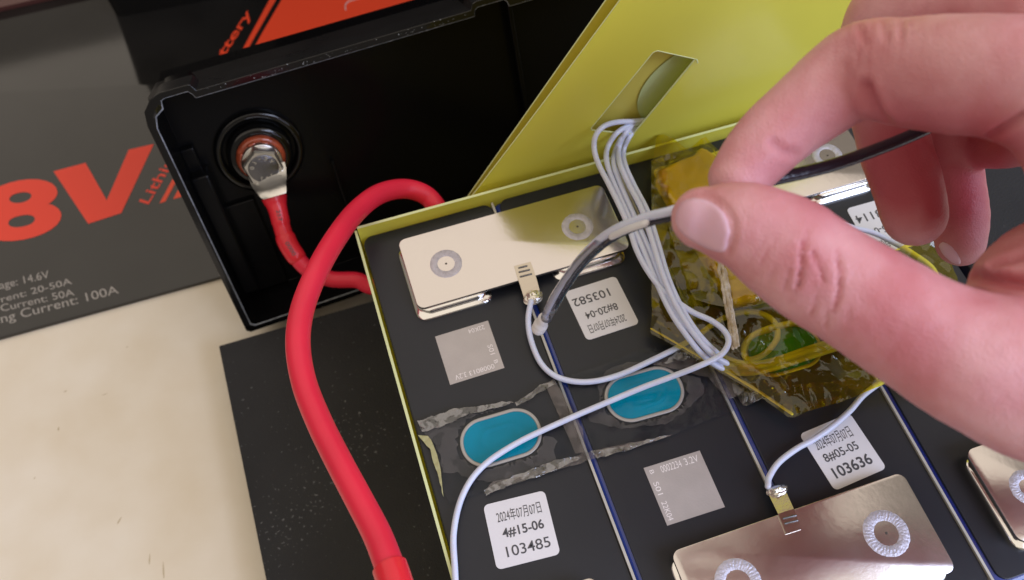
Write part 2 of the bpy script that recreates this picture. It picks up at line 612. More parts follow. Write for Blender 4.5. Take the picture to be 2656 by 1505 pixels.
def flat_poly(pts, m, parent, lift=.12, name='stripe'):
    V = [P2(*p) + np.array([0, 0, lift]) for p in pts]
    n = np.cross(V[1] - V[0], V[2] - V[0])
    if n[2] < 0: V = V[::-1]
    return mk(name, V, [tuple(range(len(V)))], m, parent)


flat_poly([(414, 528), (429, 523), (656, 105), (716, 0), (879, -300), (862, -300), (699, 0), (642, 105)], M['orange'], pn)
flat_poly([(449, 517), (800, 420), (1500, -200), (1500, -300), (893, -300), (730, 0), (675, 95)], M['orange'], pn, lift=.08, name='orange_field')
# rounded pale outline inside the orange field
P = catmull([P2(897, 27) + [0, 0, .3], P2(896, 15) + [0, 0, .3], P2(905, 5) + [0, 0, .3], P2(935, -4) + [0, 0, .3], P2(1000, -24) + [0, 0, .3]], 6)
mk('outline', *tube(P, .35, 6), M['pink'], pn)
# specification lines
for s, q in (('Max Charge Voltage: 14.6V', ((-215, 808), (131, 727), (-219, 782))),
             ('Charge Current: 20-50A', ((-170, 837), (189, 742), (-174, 815))),
             ('Continuous Discharge Current: 50A', ((-330, 890), (196, 772), (-334, 866))),
             ('Peak Discharging Current: 100A', ((-256, 912), (311, 768), (-260, 882)))):
    bl, br, tl = q
    bl2 = bl
    quadtext('lettering', s, (bl2, br, tl), PZ, M['greyink'], pn, off=0.0)

# ================================================================== BLACK CASE standing at the back on the panel
c0, c1_ = at(297, 47, PZ), at(540, 1, PZ)
ux_ = (c1_ - c0) / np.linalg.norm(c1_ - c0); uy_ = np.array([-ux_[1], ux_[0], 0]); uz_ = np.array([0, 0, 1.])
loops = []
for ins, z in ((0, .1), (0, 168), (.6, 169.4), (2, 170), (2, 176), (0, 178), (0, 196), (2, 200)):
    loops.append([c0 + ux_ * p[0] + uy_ * p[1] + uz_ * z for p in rr(ins, 330 - ins, ins, 170 - ins, 6 - ins * .5)])
o = mk('black_case', *loft(loops), M['lid']); autosmooth(o, 50)
tag(o, 'tall glossy black plastic case standing at the back on the printed panel', 'case')

# ================================================================== BLACK FOAM BOARD under the cells
tl, bl = at(567, 897, BOARD), at(690, 1505, BOARD)
sl = (bl - tl) / (tl[1] - bl[1])
b2 = tl + sl * 320
V, F = poly3([(tl[0], tl[1]), (b2[0], b2[1]), (300, b2[1] - 4), (300, tl[1] + 2)], TABLE + .2, BOARD)
o = bevel(mk('foam_board', V, F, M['board']), .5)
tag(o, 'matte black dusty board under the cells on the cream worktop', 'board')

# ================================================================== BLACK LID
yw, thl = math.radians(3.5), math.radians(66)
LX = np.array([math.cos(yw), math.sin(yw), 0]); fy = np.array([-math.sin(yw), math.cos(yw), 0])
LW = -fy * math.cos(thl) - np.array([0, 0, 1]) * math.sin(thl)
LN = fy * math.sin(thl) - np.array([0, 0, 1]) * math.cos(thl)
LA = dep(358, 279, 308)
LL, LH, LD, PI_ = 400.0, 112.5, 50.0, 24.5


def lp(x, w_, n): return LA + LX * x + LW * w_ + LN * n


def lpx(x, y, n):
    P = onplane(x, y, LA + LN * n, LN) - LA
    return P @ LX, P @ LW


lid = empty('case_lid', lp(60, LH, LD))
tag(lid, 'open black plastic battery case lid standing on edge behind the cells', 'case lid')
# inner outline with the clip recesses of the rim
inn = [(3.2, 22), (3.2, 10), (4.6, 5.6), (8.0, 3.6), (8.6, 0.4), (10, -.2), (18.5, -.2), (19.6, 1.4), (20.2, 3.0),
       (131, 3.0), (131.6, .6), (133, -.2), (144, -.2), (145, .9), (145.6, 3.0), (250, 3.0), (LL - 4, 3), (LL - 3, 8), (LL - 3, LH - 6), (LL - 6, LH - 3), (5, LH - 3), (3.2, LH - 4.5)]
out = [(0, 22), (0, 8), (1.2, 2.5), (5.0, -1.4), (7, -2.4), (9, -3.0), (18.5, -3.0), (20.2, -2.8), (21.5, 0.0),
       (130, 0.0), (131, -2.4), (133, -3), (144, -3), (146, -2.4), (147, 0), (250, 0), (LL - 3, 0), (LL, 5), (LL, LH - 5), (LL - 5, LH), (1.5, LH), (0, LH - 1.5)]
n = len(inn)
V, F, fmi = [], [], []


def ringv(pl, d, sx=0.0):
    cx_, cy_ = LL / 2, LH / 2
    return [lp(p[0] + (cx_ - p[0]) / cx_ * sx, p[1] + (cy_ - p[1]) / cy_ * sx, d) for p in pl]


# outer skirt steps: flange (0..9), shoulder, upper band, back edge
def smallring(d, ins):
    return [lp(min(max(p[0], ins), LL - ins), min(max(p[1], ins), LH - ins), d) for p in out]


mid_ = [(a[0] * .86 + b[0] * .14, a[1] * .86 + b[1] * .14) for a, b in zip(inn, out)]
rings = [ringv(inn, PI_, .8), ringv(inn, .35), ringv(mid_, 0), ringv(out, 0.05), ringv(out, .5), ringv(out, 13, 1.3),
         smallring(13.8, 2.4), smallring(33, 4.6), smallring(33.8, 5.4), smallring(LD - 2.0, 6.0), smallring(LD, 8)]
for rg in rings: V += rg
fmat = [1, 2, 0, 0, 3, 3, 3, 3, 0, 0]
for k in range(len(rings) - 1):
    for i in range(n):
        j = (i + 1) % n
        F.append((k * n + j, k * n + i, (k + 1) * n + i, (k + 1) * n + j))
        fmi.append(fmat[k])
F.append(tuple(range(n))); fmi.append(1)
F.append(tuple(range((len(rings) - 1) * n, len(rings) * n))[::-1]); fmi.append(0)
sh = mk('shell', V, F, None, lid, mats=[M['lid'], M['lidin'], M['rim'], M['skirt']], fm=fmi)
bm = bmesh.new(); bm.from_mesh(sh.data); bmesh.ops.recalc_face_normals(bm, faces=bm.faces); bm.to_mesh(sh.data); bm.free()
autosmooth(sh, 35)
bevel(sh, .5, 2, 40)


def lbox(name, x, w_, nn, m='lidin', bv=1.2):
    V, F = obox(LA, LX, LW, LN, x, w_, nn)
    o = mk(name, V, F, M[m], lid)
    bm = bmesh.new(); bm.from_mesh(o.data); bmesh.ops.recalc_face_normals(bm, faces=bm.faces); bm.to_mesh(o.data); bm.free()
    bevel(o, bv, 3)
    autosmooth(o, 60)
    return o


# ribs and clip pads of the left wall
nn = 14
a = lpx(487, 473, nn); b = lpx(541, 453, nn)
lbox('rib', (3.4, b[0]), (b[1], b[1] + 62), (nn, PI_ + .4))
a = lpx(592, 545, 22)
lbox('rib', (a[0] - 6, a[0] + 12), (a[1] - 1.5, a[1] + 45), (22, PI_ + .4), bv=.7)
a = lpx(485, 395, 20)
lbox('rib', (3.4, a[0] + 3), (a[1] - 1, a[1] + 14), (20.5, PI_ + .4), bv=.8)
a = lpx(620, 470, 22)
lbox('rib', (150, 152), (4, LH - 4), (18, PI_ + .4), bv=.5)
lbox('rib', (60, 61.4), (55, LH - 4), (21, PI_ + .4), bv=.5)


def disc(C, U, Vv, rad, z0, z1, Nv, seg=40, inner=None, ch=.4):
    """turned ring or disc from n=z0 (base) to z1 (top, toward -Nv)"""
    def circ(r_, d): return [C + U * r_ * math.cos(2 * math.pi * i / seg) + Vv * r_ * math.sin(2 * math.pi * i / seg) + Nv * d for i in range(seg)]
    L = [circ(rad, z0), circ(rad, z1 + ch), circ(rad - ch * .35, z1 + ch * .35), circ(rad - ch, z1)]
    if inner is not None:
        L += [circ(inner + ch, z1), circ(inner + ch * .3, z1 + ch * .3), circ(inner, z1 + ch), circ(inner, z0)]
        V, F = loft(L, False, False)
        nL = len(L)
        for i in range(seg):
            j = (i + 1) % seg
            F.append(((nL - 1) * seg + i, (nL - 1) * seg + j, j, i))
        return V, F
    return loft(L)


def fixn(o):
    bm = bmesh.new(); bm.from_mesh(o.data); bmesh.ops.recalc_face_normals(bm, faces=bm.faces); bm.to_mesh(o.data); bm.free()
    return o


BN = 6.5
bx, bw = lpx(684, 438, BN)
BC = LA + LX * bx + LW * bw
tb = PI_
o = mk('terminal_boss', *disc(BC, LX, LW, 18.5, tb, tb - 3.2, LN, 64, inner=15.0, ch=1.2), M['lidin'], lid); fixn(o); autosmooth(o, 70)
M['boss'] = mat('boss_black', (0.004, 0.004, 0.004), 0.10, spec=0.5, bump=0.05, bs=200)
o.data.materials[0] = M['boss']
o = mk('terminal_boss', *disc(BC, LX, LW, 13.6, tb, tb - 7, LN, 56, inner=8.0, ch=2.0), M['boss'], lid); fixn(o); autosmooth(o, 70)
o = mk('gasket', *disc(BC, LX, LW, 10.0, tb, tb - 9.5, LN, 48, inner=6.3, ch=1.2), M['gasket'], lid); fixn(o); autosmooth(o, 70)
o = mk('terminal_washer', *disc(BC, LX, LW, 7.6, tb - 3, tb - 11, LN, 40, ch=.5), M['steel'], lid); fixn(o); autosmooth(o, 50)
# hexagon bolt
bolt = empty('terminal_bolt', BC + LN * BN)
tag(bolt, 'steel hexagon bolt stamped A2-70 clamping the red cable lug in the lid', 'bolt')
rot = math.radians(8)
HU = LX * math.cos(rot) + LW * math.sin(rot); HV = -LX * math.sin(rot) + LW * math.cos(rot)


def hexl(r_, d): return [BC + HU * r_ * math.cos(math.pi / 3 * i + .25) + HV * r_ * math.sin(math.pi / 3 * i + .25) + LN * d for i in range(6)]


V, F = loft([hexl(8.4, BN + 5.5), hexl(8.4, BN + 1.2), hexl(7.6, BN + .2)])
fixn(mk('bolt_head', V, F, M['tin'], bolt))
o = mk('bolt_face', *disc(BC, LX, LW, 6.15, BN + .6, BN - .15, LN, 40, ch=.35), M['steeld'], bolt); fixn(o); autosmooth(o, 50)
o = mk('bolt_shank', *disc(BC, LX, LW, 4.4, tb - 3, BN + 5.5, LN, 24, ch=.1), M['steel'], bolt); fixn(o)
C0 = BC + LN * (BN - .22)
# writing runs round the head, turned half a turn as the head stands in the lid
for s, a0, a1 in (('A2-70', -62, -188), ('717', 62, 118)):
    nch = len(s)
    for i, ch_ in enumerate(s):
        if len(s) == 5: an = math.radians(-28 - i * 32)
        else: an = math.radians(60 + i * 30)
        rad = LX * math.cos(an) + LW * math.sin(an)
        # letters' feet point outward (upside-down ring of writing)
        Uc = np.cross(rad, -LN); Uc /= np.linalg.norm(Uc)
        Vc = -rad
        if len(s) == 3: pass
        cc = C0 + rad * 4.6
        wch = .9 if ch_ in '-17' else 1.35
        hch = 1.7 if ch_ != '-' else .35
        text('stamping', ch_, cc - Uc * wch / 2 - Vc * hch / 2, Uc * wch, Vc * hch, M['tin'], bolt, off=.02, lift=.06)
V, F = textmesh('X')
# small chips of swarf along the rim
rnd = random.Random(8)
VF = []
for i in range(60):
    t = rnd.choice([rnd.uniform(0, 145), rnd.gauss(55, 14), rnd.gauss(105, 14)])
    if not 2 < t < 180: continue
    nn_ = abs(rnd.gauss(0, 2.5)); ww = (2.6 if 22 < t < 129 or t > 147 else -.4) + rnd.uniform(-2.6, .2); nn_ *= .3; nn_ = -.1 if ww > -.1 else nn_
    if t < 9 or nn_ > 9: continue
    r_ = rnd.uniform(.05, .15)
    c0 = lp(t, ww, nn_)
    Vq, Fq = obox(c0, LX, LW, LN, (-r_, r_ * rnd.uniform(.4, 1.5)), (-r_ * .6, r_ * .5), (-r_, r_))
    VF.append((Vq, Fq))
o = mk('swarf', *join(VF), M['speck'], lid); o['kind'] = 'stuff'

for q, (an, rr1) in enumerate(((-100, 8.2), (-150, 8.4), (-60, 8.0))):
    c = BC + LX * rr1 * math.cos(math.radians(an)) + LW * rr1 * math.sin(math.radians(an)) + LN * (tb - 10.5)
    a2 = LX * math.sin(math.radians(an)) - LW * math.cos(math.radians(an))
    mk('sealant_dab', *tube(np.array([c - a2 * 1.0, c - LN * .3, c + a2 * 1.0]), .85, 10), M['gasket'], bolt, smooth=True)

# ================================================================== RED BATTERY CABLE
rc = empty('red_cable', at(1000, 1400, BOARD))
tag(rc, 'thick red battery cable bolted to the lid and looping over the cell corner', 'cable')
lugc = BC + LN * (BN + 6.2)
# lug: ring eye, flat tongue bending into the barrel
e0 = dep(705, 500, 349)
pth = [(711, 512, 'd', 350), (722, 550, 'd', 350), (736, 605, 'd', 351), (757, 650, 'd', 352), (800, 700, 'd', 354), (858, 724, 'd', 356), (925, 727, 'd', 357)]
P = [pt(p) for p in pth] + [np.array([-1, 85, -52]), np.array([12, 87, -46]), np.array([26, 88, -34]), np.array([31, 87, -22])] + \
    [pt(p) for p in [(1138, 548, 'd', 323), (1105, 507, 'd', 321), (1050, 490, 'd', 318), (985, 503, 'd', 309), (925, 548, 'd', 297), (870, 620, 'd', 282), (822, 705, 'd', 269),
                     (785, 800, 'd', 261), (773, 890, 'd', 254), (788, 990, 'd', 248), (826, 1090, 'd', 240), (875, 1190, 'd', 232), (928, 1290, 'd', 224), (975, 1380, 'd', 217), (1005, 1455, 'd', 211), (1030, 1530, 'd', 206), (1060, 1640, 'd', 200)]] + [np.array([14, -118, 30]), np.array([30, -165, -25]), np.array([58, -205, -84]), np.array([120, -235, -91])]
Pc = catmull(P, 9)
o = mk('cable_jacket', *tube(Pc, [3.45 + .3 * min(1, max(0, (i - 60) / 30)) for i in range(len(Pc))], 20), M['cable'], rc, smooth=True)
# heat-shrink sleeves
Ph = catmull(P[:5], 10)[:26]
rr_ = [3.85 + 1.25 * math.exp(-(i / 5.5) ** 2) - (.3 if i > 15 else 0) + .10 * nz(i * .7, 1) for i in range(len(Ph))]
mk('heat_shrink', *tube(Ph, rr_, 20, cap='flat'), M['shrink'], rc, smooth=True)
Ph = catmull(P[:6], 10)[23:34]
mk('heat_shrink', *tube(Ph, [4.15 - .1 * (i / 10) + .06 * nz(i, 4) for i in range(len(Ph))], 20), M['shrink'], rc, smooth=True)
k0 = (len(P) - 1 - 6) * 9
Ph = Pc[k0 + 2:k0 + 24]
mk('heat_shrink', *tube(Ph, 4.45, 20, cap='flat'), M['shrink'], rc, smooth=False)
autosmooth(bpy.data.objects[[x.name for x in rc.children][-1]] if rc.children else o, 50)
# faint printing on the sleeves
Pq = catmull(P[:6], 10)
for i_, s_, l_, rad_ in ((12, '257', 4.6, 4.1), (29, '0000', 6.2, 4.32)):
    t_ = Pq[i_ + 2] - Pq[i_ - 2]; t_ /= np.linalg.norm(t_)
    vd = CAM - Pq[i_]; vd /= np.linalg.norm(vd)
    sd_ = np.cross(vd, t_); sd_ /= np.linalg.norm(sd_)
    nd = np.cross(t_, sd_)
    text('printing', s_, Pq[i_] + nd * rad_ - t_ * l_ / 2 - sd_ * .8, t_ * l_, sd_ * 1.6, M['inkgrey'], rc, lift=.02)
# lug tongue
Tn = []
for (x0, x1, y0, y1, d0, d1) in ():
    pass
lv = []
for (pl, pr, d, th) in (((640, 440), (738, 420), 348.5, 2.4), ((641, 452), (742, 436), 348, 2.4), ((652, 482), (743, 462), 347, 2.6), ((660, 494), (742, 474), 345.5, 2.6), ((676, 513), (743, 495), 344, 3.4), ((684, 518), (742, 501), 344, 3.4)):
    A_, B2_ = dep(*pl, d), dep(*pr, d)
    u = B2_ - A_
    dn = (A_ - CAM); dn /= np.linalg.norm(dn)
    ar = []
    for i in range(9):
        t = i / 8
        ar.append(A_ + u * t - dn * (math.sin(math.pi * t) * (th * .35)))
    ar += [q + dn * th for q in ar[::-1]]
    lv.append(ar)
o = mk('cable_lug', *loft(lv), M['tin'], rc); fixn(o); autosmooth(o, 32)
o = mk('lug_eye', *disc(BC + LW * 0, LX, LW, 8.3, tb - 9.8, BN + 5.2, LN, 40, ch=.4), M['tin'], rc); fixn(o); autosmooth(o, 40)

# ================================================================== CELL PACK
CB, CFAR, CNEAR = BOARD, 75.6, -103.0
pk = empty('battery_pack', (100, -14, BOARD))
tag(pk, 'four black topped prismatic cells with aluminium busbars standing on the black board', 'battery pack')
for k in range(4):
    x0 = 50 * k
    L = []
    xa, xb = x0 + (.35 if k else .0), x0 + 49.45
    for ins, z in ((0, BOARD + .1), (0, -2.4), (.25, -1.7), (.8, -1.15), (1.6, -.9)):
        L.append([(p[0], p[1], z) for p in rr(xa + ins, xb - ins, CNEAR + ins, CFAR + ins * -1, 2.2)])
    V, F = loft(L)
    cell = mk('cell', V, F, M['blue'], pk, smooth=True)
    autosmooth(cell, 60)
    V, F = rrprism(x0 + (2.3 if k else .3), x0 + 49.35, CNEAR + 2, CFAR, 3.5, -.895, 0, .25)
    mk('top_film', V, F, M['film'], cell)
for k in range(1, 4):
    mk('separator', *box(50 * k - .5, 50 * k + .3, CNEAR + 1, CFAR - .5, BOARD + .1, .75), M['grey'], pk)
o = mk('side_plate', *box(-1.7, -.8, CNEAR - 3, 78.8, BOARD + .1, 1.2), None, pk, mats=[M['yellow'], M['yedge']], fm=[0, 1, 0, 0, 0, 0])
o = mk('side_plate', *box(-.4, 203, 75.9, 76.9, BOARD + .1, 6.2), None, pk, mats=[M['yellow'], M['yedge']], fm=[0, 1, 0, 0, 0, 0])
o['label'] = 'tall yellow side plate at the far side'
bevel(mk('end_spacer', *box(203.4, 262, CNEAR, 74, BOARD + .1, -.6), M['board'], pk), 1)


def stadium(cx_, cy_, L_, H_, r, ang, n=10):
    P = rr(-L_ / 2, L_ / 2, -H_ / 2, H_ / 2, r, n)
    c_, s_ = math.cos(ang), math.sin(ang)
    return [(cx_ + x * c_ - y * s_, cy_ + x * s_ + y * c_) for x, y in P]


def vent(cx_, cy_, ang=0.0, Lr=26.6, Hr=16.6):
    L = []
    for grow, z in ((0, .02), (0, .55), (-.25, .7), (-.9, .7), (-1.1, .5), (-1.1, .1)):
        L.append([(p[0], p[1], z) for p in stadium(cx_, cy_, Lr + 2 * grow, Hr + 2 * grow, 8.0 + grow, ang)])
    v = mk('vent', *loft(L, True, False), M['ventrim'], pk)
    autosmooth(v, 50)
    # domed teal film with a shallow embossed oval
    O_ = stadium(0, 0, Lr - 2.3, Hr - 2.3, 6.9, 0, 14)
    V, F = [], []
    K = 14
    nO = len(O_)
    for q in range(K, 0, -1):
        f = q / K
        for p in O_:
            x, y = p[0] * f, p[1] * f
            z = .52 - .75 * (1 - f) * f * 2 + .34 * math.exp(-((f - .52) / .07) ** 2) + .10 * nz(x * .25 + cx_, y * .35)
            V.append((cx_ + x * math.cos(ang) - y * math.sin(ang), cy_ + x * math.sin(ang) + y * math.cos(ang), z))
    for q in range(K - 1):
        for i in range(nO):
            j = (i + 1) % nO
            F.append((q * nO + i, q * nO + j, (q + 1) * nO + j, (q + 1) * nO + i))
    F.append(tuple((K - 1) * nO + i for i in range(nO)))
    mk('vent_film', V, F, M['teal'], v, smooth=True)
    return v


vent(25.6, -12.6, math.radians(-1))
vent(75.0, -13.2, math.radians(-2))
vent(125.5, -13.2, math.radians(-1))
vent(175.5, -13.2, 0)


def terminal(x0, x1, y0, y1, h=5.0):
    L = []
    for ins, z in ((0, .02), (0, 1.1), (.35, 1.5), (1.3, 1.7), (1.7, 2.1), (1.7, h - .3), (2.0, h)):
        L.append([(p[0], p[1], z) for p in rr(x0 + ins, x1 - ins, y0 + ins, y1 - ins, 4.0)])
    o = mk('terminal', *loft(L), M['chrome'], pk)
    autosmooth(o, 45)


HB = 4.25
TY = ((35.2, 66.5), (-95.6, -65.0))
for x0 in (11.0, 61.0, 111.0, 161.0):
    for (y0, y1) in TY:
        terminal(x0, x0 + 27.5, y0, y1, 4.2)


def weld_ring(cx_, cy_, z, ro, ri, bar):
    V, F = [], []
    seg, K = 204, 8
    for i in range(seg):
        a = 2 * math.pi * i / seg
        for k in range(K):
            t = k / (K - 1)
            r_ = ri + (ro - ri) * t + .16 * nz(i * .2, k * .9, cx_)
            h = .05 + .26 * math.sin(math.pi * t) * (.75 + .5 * nz(i * .45, k * 1.7, cx_)) + (.045 * math.sin(a * 34 + t * 4.5) * math.sin(math.pi * t))
            V.append((cx_ + r_ * math.cos(a), cy_ + r_ * math.sin(a), z + h - (.06 if k in (0, K - 1) else 0)))
    for i in range(seg):
        j = (i + 1) % seg
        for k in range(K - 1):
            F.append((i * K + k, i * K + k + 1, j * K + k + 1, j * K + k))
    o = mk('weld_ring', V, F, M['weld'], bar, smooth=True)
    V = [(cx_ + .42 * math.cos(a * .7), cy_ + .42 * math.sin(a * .7), z + .03) for a in range(9)]
    mk('pin_mark', V, [tuple(range(9))], M['hole'], bar)
    return o


def busbar(x0, x1, y0, y1, welds, ro, ri, name='busbar'):
    b = mk(name, *rrprism(x0, x1, y0, y1, 2.7, HB, HB + 1.3, .18), M['alu'], pk)
    autosmooth(b, 40)
    for wx, wy in welds: weld_ring(wx, wy, HB + 1.3, ro, ri, b)
    return b


bus1 = busbar(12.2, 90.1, 37.8, 67.0, [(26.1, 52.3), (75.2, 52.2)], 5.7, 3.0)
bus2 = busbar(62.0, 139.0, -94.0, -63.4, [(77.2, -77.5), (124.9, -78.3)], 6.9, 3.6)
bus3 = busbar(110.2, 188.5, 38.0, 67.3, [(125.5, 52.3), (175.2, 52.2)], 5.7, 3.0)
bus4 = busbar(160.8, 188.0, -93.2, -63.6, [(172.5, -79.5)], 5.5, 2.5)
bus5 = busbar(11.6, 38.5, -94, -62.8, [(25, -79)], 5.5, 2.5)


def tab(pts, zt, blob, bar, lines):
    """thin nickel strip with a solder blob at its wire end"""
    Z = lambda p, z: at(p[0], p[1], z)
    V = []
    rows = []
    for (a, b, z) in pts:
        rows.append([Z(a, z), Z(b, z)])
    V, F = [], []
    for r_ in rows:
        V += [r_[0], r_[1], r_[1] - [0, 0, .3], r_[0] - [0, 0, .3]]
    for i in range(len(rows) - 1):
        for k in range(4):
            F.append((i * 4 + k, i * 4 + (k + 1) % 4, i * 4 + 4 + (k + 1) % 4, i * 4 + 4 + k))
    F += [(3, 2, 1, 0), tuple((len(rows) - 1) * 4 + k for k in range(4))]
    t = fixn(mk('nickel_tab', V, F, M['nickel'], bar))
    c, ux, uy, h = blob
    c = at(*c)
    V, F = [], []
    R_, K = 8, 22
    a_ = at(*ux[:2], c[2]) - c; b_ = at(*uy[:2], c[2]) - c
    for q in range(R_ + 1):
        f = q / R_
        for k in range(K):
            an = 2 * math.pi * k / K
            rr0 = f * (1 + .22 * nz(math.cos(an) * 1.5, math.sin(an) * 1.5, c[0]))
            p = c + a_ * rr0 * math.cos(an) + b_ * rr0 * math.sin(an) + np.array([0, 0, 1]) * h * (1 - f ** 2.4) * (1 + .5 * nz(p_ := rr0 * math.cos(an) * 2.6, rr0 * math.sin(an) * 2.6, c[1]))
            V.append(p)
    for q in range(R_):
        for k in range(K):
            j = (k + 1) % K
            F.append((q * K + k, (q + 1) * K + k, (q + 1) * K + j, q * K + j))
    mk('solder_joint', V, F, M['solder'], bar, smooth=True)
    for (a, b) in lines:
        A0, A1 = at(*a), at(*b)
        d = (A1 - A0); d /= np.linalg.norm(d)
        mk('spot_weld', *tube(np.array([A0, (A0 + A1) / 2, A1]), .32, 6), M['steeld'], bar, smooth=True)


zt = HB + 1.3 + .4
tab([((1333, 690), (1376, 679), zt), ((1340, 714), (1385, 702), zt), ((1349, 740), (1393, 728), zt), ((1357, 766), (1400, 754), zt - 1.2), ((1362, 788), (1404, 776), zt - 2.6)], zt,
    ((1382, 771, zt - 1.6), (1407, 764), (1388, 792), 1.7), bus1, [((1347, 706, zt + .05), (1373, 700, zt + .05)), ((1350, 718, zt + .05), (1378, 711, zt + .05)), ((1346, 695, zt + .05), (1366, 690, zt + .05))])
tab([((1987, 1268), (2031, 1257), zt - 3.2), ((2002, 1300), (2044, 1287), zt - 1.6), ((2018, 1333), (2059, 1320), zt), ((2039, 1385), (2079, 1372), zt)], zt,
    ((2017, 1275, zt - 2.6), (2045, 1267), (2022, 1293), 2.0), bus2, [((2032, 1345, zt + .05), (2064, 1337, zt + .05)), ((2036, 1358, zt + .05), (2068, 1350, zt + .05))])


# ---- labels and laser plates: parts of the pack
def plate(name, px, z, th, m, r=1.6, label=None):
    c = [at(*p, z) for p in px]          # TL TR BR BL
    O_ = c[3]; U = (c[2] - c[3] + c[1] - c[0]) / 2; Vv = (c[0] - c[3] + c[1] - c[2]) / 2
    lu, lv_ = np.linalg.norm(U), np.linalg.norm(Vv)
    ctr = sum(c) / 4
    O_ = ctr - U / 2 - Vv / 2
    P = [O_ + U * (x / lu) + Vv * (y / lv_) for x, y in (rr(0, lu, 0, lv_, r, 5) if r > 0 else [(0, 0), (lu, 0), (lu, lv_), (0, lv_)])]
    V, F = loft([[(p[0], p[1], z - th) for p in P], [(p[0], p[1], z) for p in P]])
    o = mk(name, V, F, m, pk)
    if label: o['label'] = label
    return o, O_, U, Vv


def onpl(nm, s, par, O_, U, Vv, x0, x1, y0, y1, m, rot=0, off=0.0):
    """writing in a plate's own unit square; rot in quarter turns"""
    p = lambda x, y: O_ + U * x + Vv * y
    if rot == 0: a, b, c = p(x0, y0), p(x1, y0), p(x0, y1)
    elif rot == 2: a, b, c = p(x1, y1), p(x0, y1), p(x1, y0)
    elif rot == 1: a, b, c = p(x1, y0), p(x1, y1), p(x0, y0)
    else: a, b, c = p(x0, y1), p(x0, y0), p(x1, y1)
    return text(nm, s, a, b - a, c - a, m, par, off=off, lift=.06)


DATE = '2024年07月07日'
o, O_, U, Vv = plate('label', [(1252, 1312), (1413, 1271), (1453, 1438), (1290, 1478)], .25, .2, M['white'], label='white label reading 4#15-06 103485')
onpl('lettering', DATE, o, O_, U, Vv, .17, .88, .67, .86, M['inkgrey'])
onpl('lettering', '4#15-06', o, O_, U, Vv, .20, .86, .42, .58, M['inkgrey'], off=.02)
onpl('lettering', '103485', o, O_, U, Vv, .20, .89, .14, .30, M['inkgrey'], off=.005)
o, O_, U, Vv = plate('label', [(1462, 757), (1598, 717), (1657, 838), (1524, 885)], .25, .2, M['white'], label='white label reading 8#20-04 103582, upside down')
onpl('lettering', DATE, o, O_, U, Vv, .12, .82, .09, .27, M['inkgrey'], rot=2)
onpl('lettering', '8#20-04', o, O_, U, Vv, .17, .78, .37, .52, M['inkgrey'], rot=2, off=.01)
onpl('lettering', '103582', o, O_, U, Vv, .06, .76, .66, .82, M['inkgrey'], rot=2, off=.01)
o, O_, U, Vv = plate('label', [(2072, 1127), (2205, 1071), (2299, 1215), (2167, 1273)], .25, .2, M['white'], label='white label reading 8#05-05 103636')
onpl('lettering', DATE, o, O_, U, Vv, .13, .83, .64, .84, M['inkgrey'])
onpl('lettering', '8#05-05', o, O_, U, Vv, .14, .79, .42, .57, M['inkgrey'], off=.01)
onpl('lettering', '103636', o, O_, U, Vv, .14, .86, .15, .33, M['inkgrey'], off=.02)
o, O_, U, Vv = plate('label', [(2192, 541), (2330, 505), (2398, 627), (2268, 668)], .25, .2, M['white'], label='white label reading 8#05-04 103114, upside down')
onpl('lettering', DATE, o, O_, U, Vv, .12, .82, .09, .27, M['inkgrey'], rot=2)
onpl('lettering', '8#05-04', o, O_, U, Vv, .17, .78, .37, .52, M['inkgrey'], rot=2, off=.01)
onpl('lettering', '103114', o, O_, U, Vv, .06, .76, .66, .82, M['inkgrey'], rot=2, off=.01)

o, O_, U, Vv = plate('laser_plate', [(1128, 873), (1266, 832), (1308, 954), (1168, 999)], .15, .13, M['qr'], r=0, label='upper bare plate with etched 3.2V, S01 and 22K04')
for s, x0, x1, y0, y1, r_ in (('3.2V', .12, .33, .05, .15, 2), ('0008013', .38, .84, .05, .14, 2), ('B', .86, .93, .13, .20, 3), ('S01', .84, .93, .32, .52, 3), ('22K04', .60, .90, .85, .94, 2)):
    onpl('etching', s, o, O_, U, Vv, x0, x1, y0, y1, M['qrl'], rot=r_)
o, O_, U, Vv = plate('laser_plate', [(1669, 1214), (1815, 1169), (1880, 1315), (1731, 1364)], .15, .13, M['qr'], r=0, label='lower bare plate with etched 3.2V, S01 and 22K04')
for s, x0, x1, y0, y1, r_ in (('B', .07, .14, .86, .93, 3), ('0002234', .26, .62, .83, .95, 0), ('3.2V', .68, .92, .83, .95, 0), ('S01', .05, .14, .50, .72, 3), ('22K04', .05, .14, .06, .38, 3)):
    onpl('etching', s, o, O_, U, Vv, x0, x1, y0, y1, M['qrl'], rot=r_)

# ================================================================== YELLOW INSULATION SHEETS standing behind the pack
ph = math.radians(92)
SN = np.array([0, -math.sin(ph), math.cos(ph)])


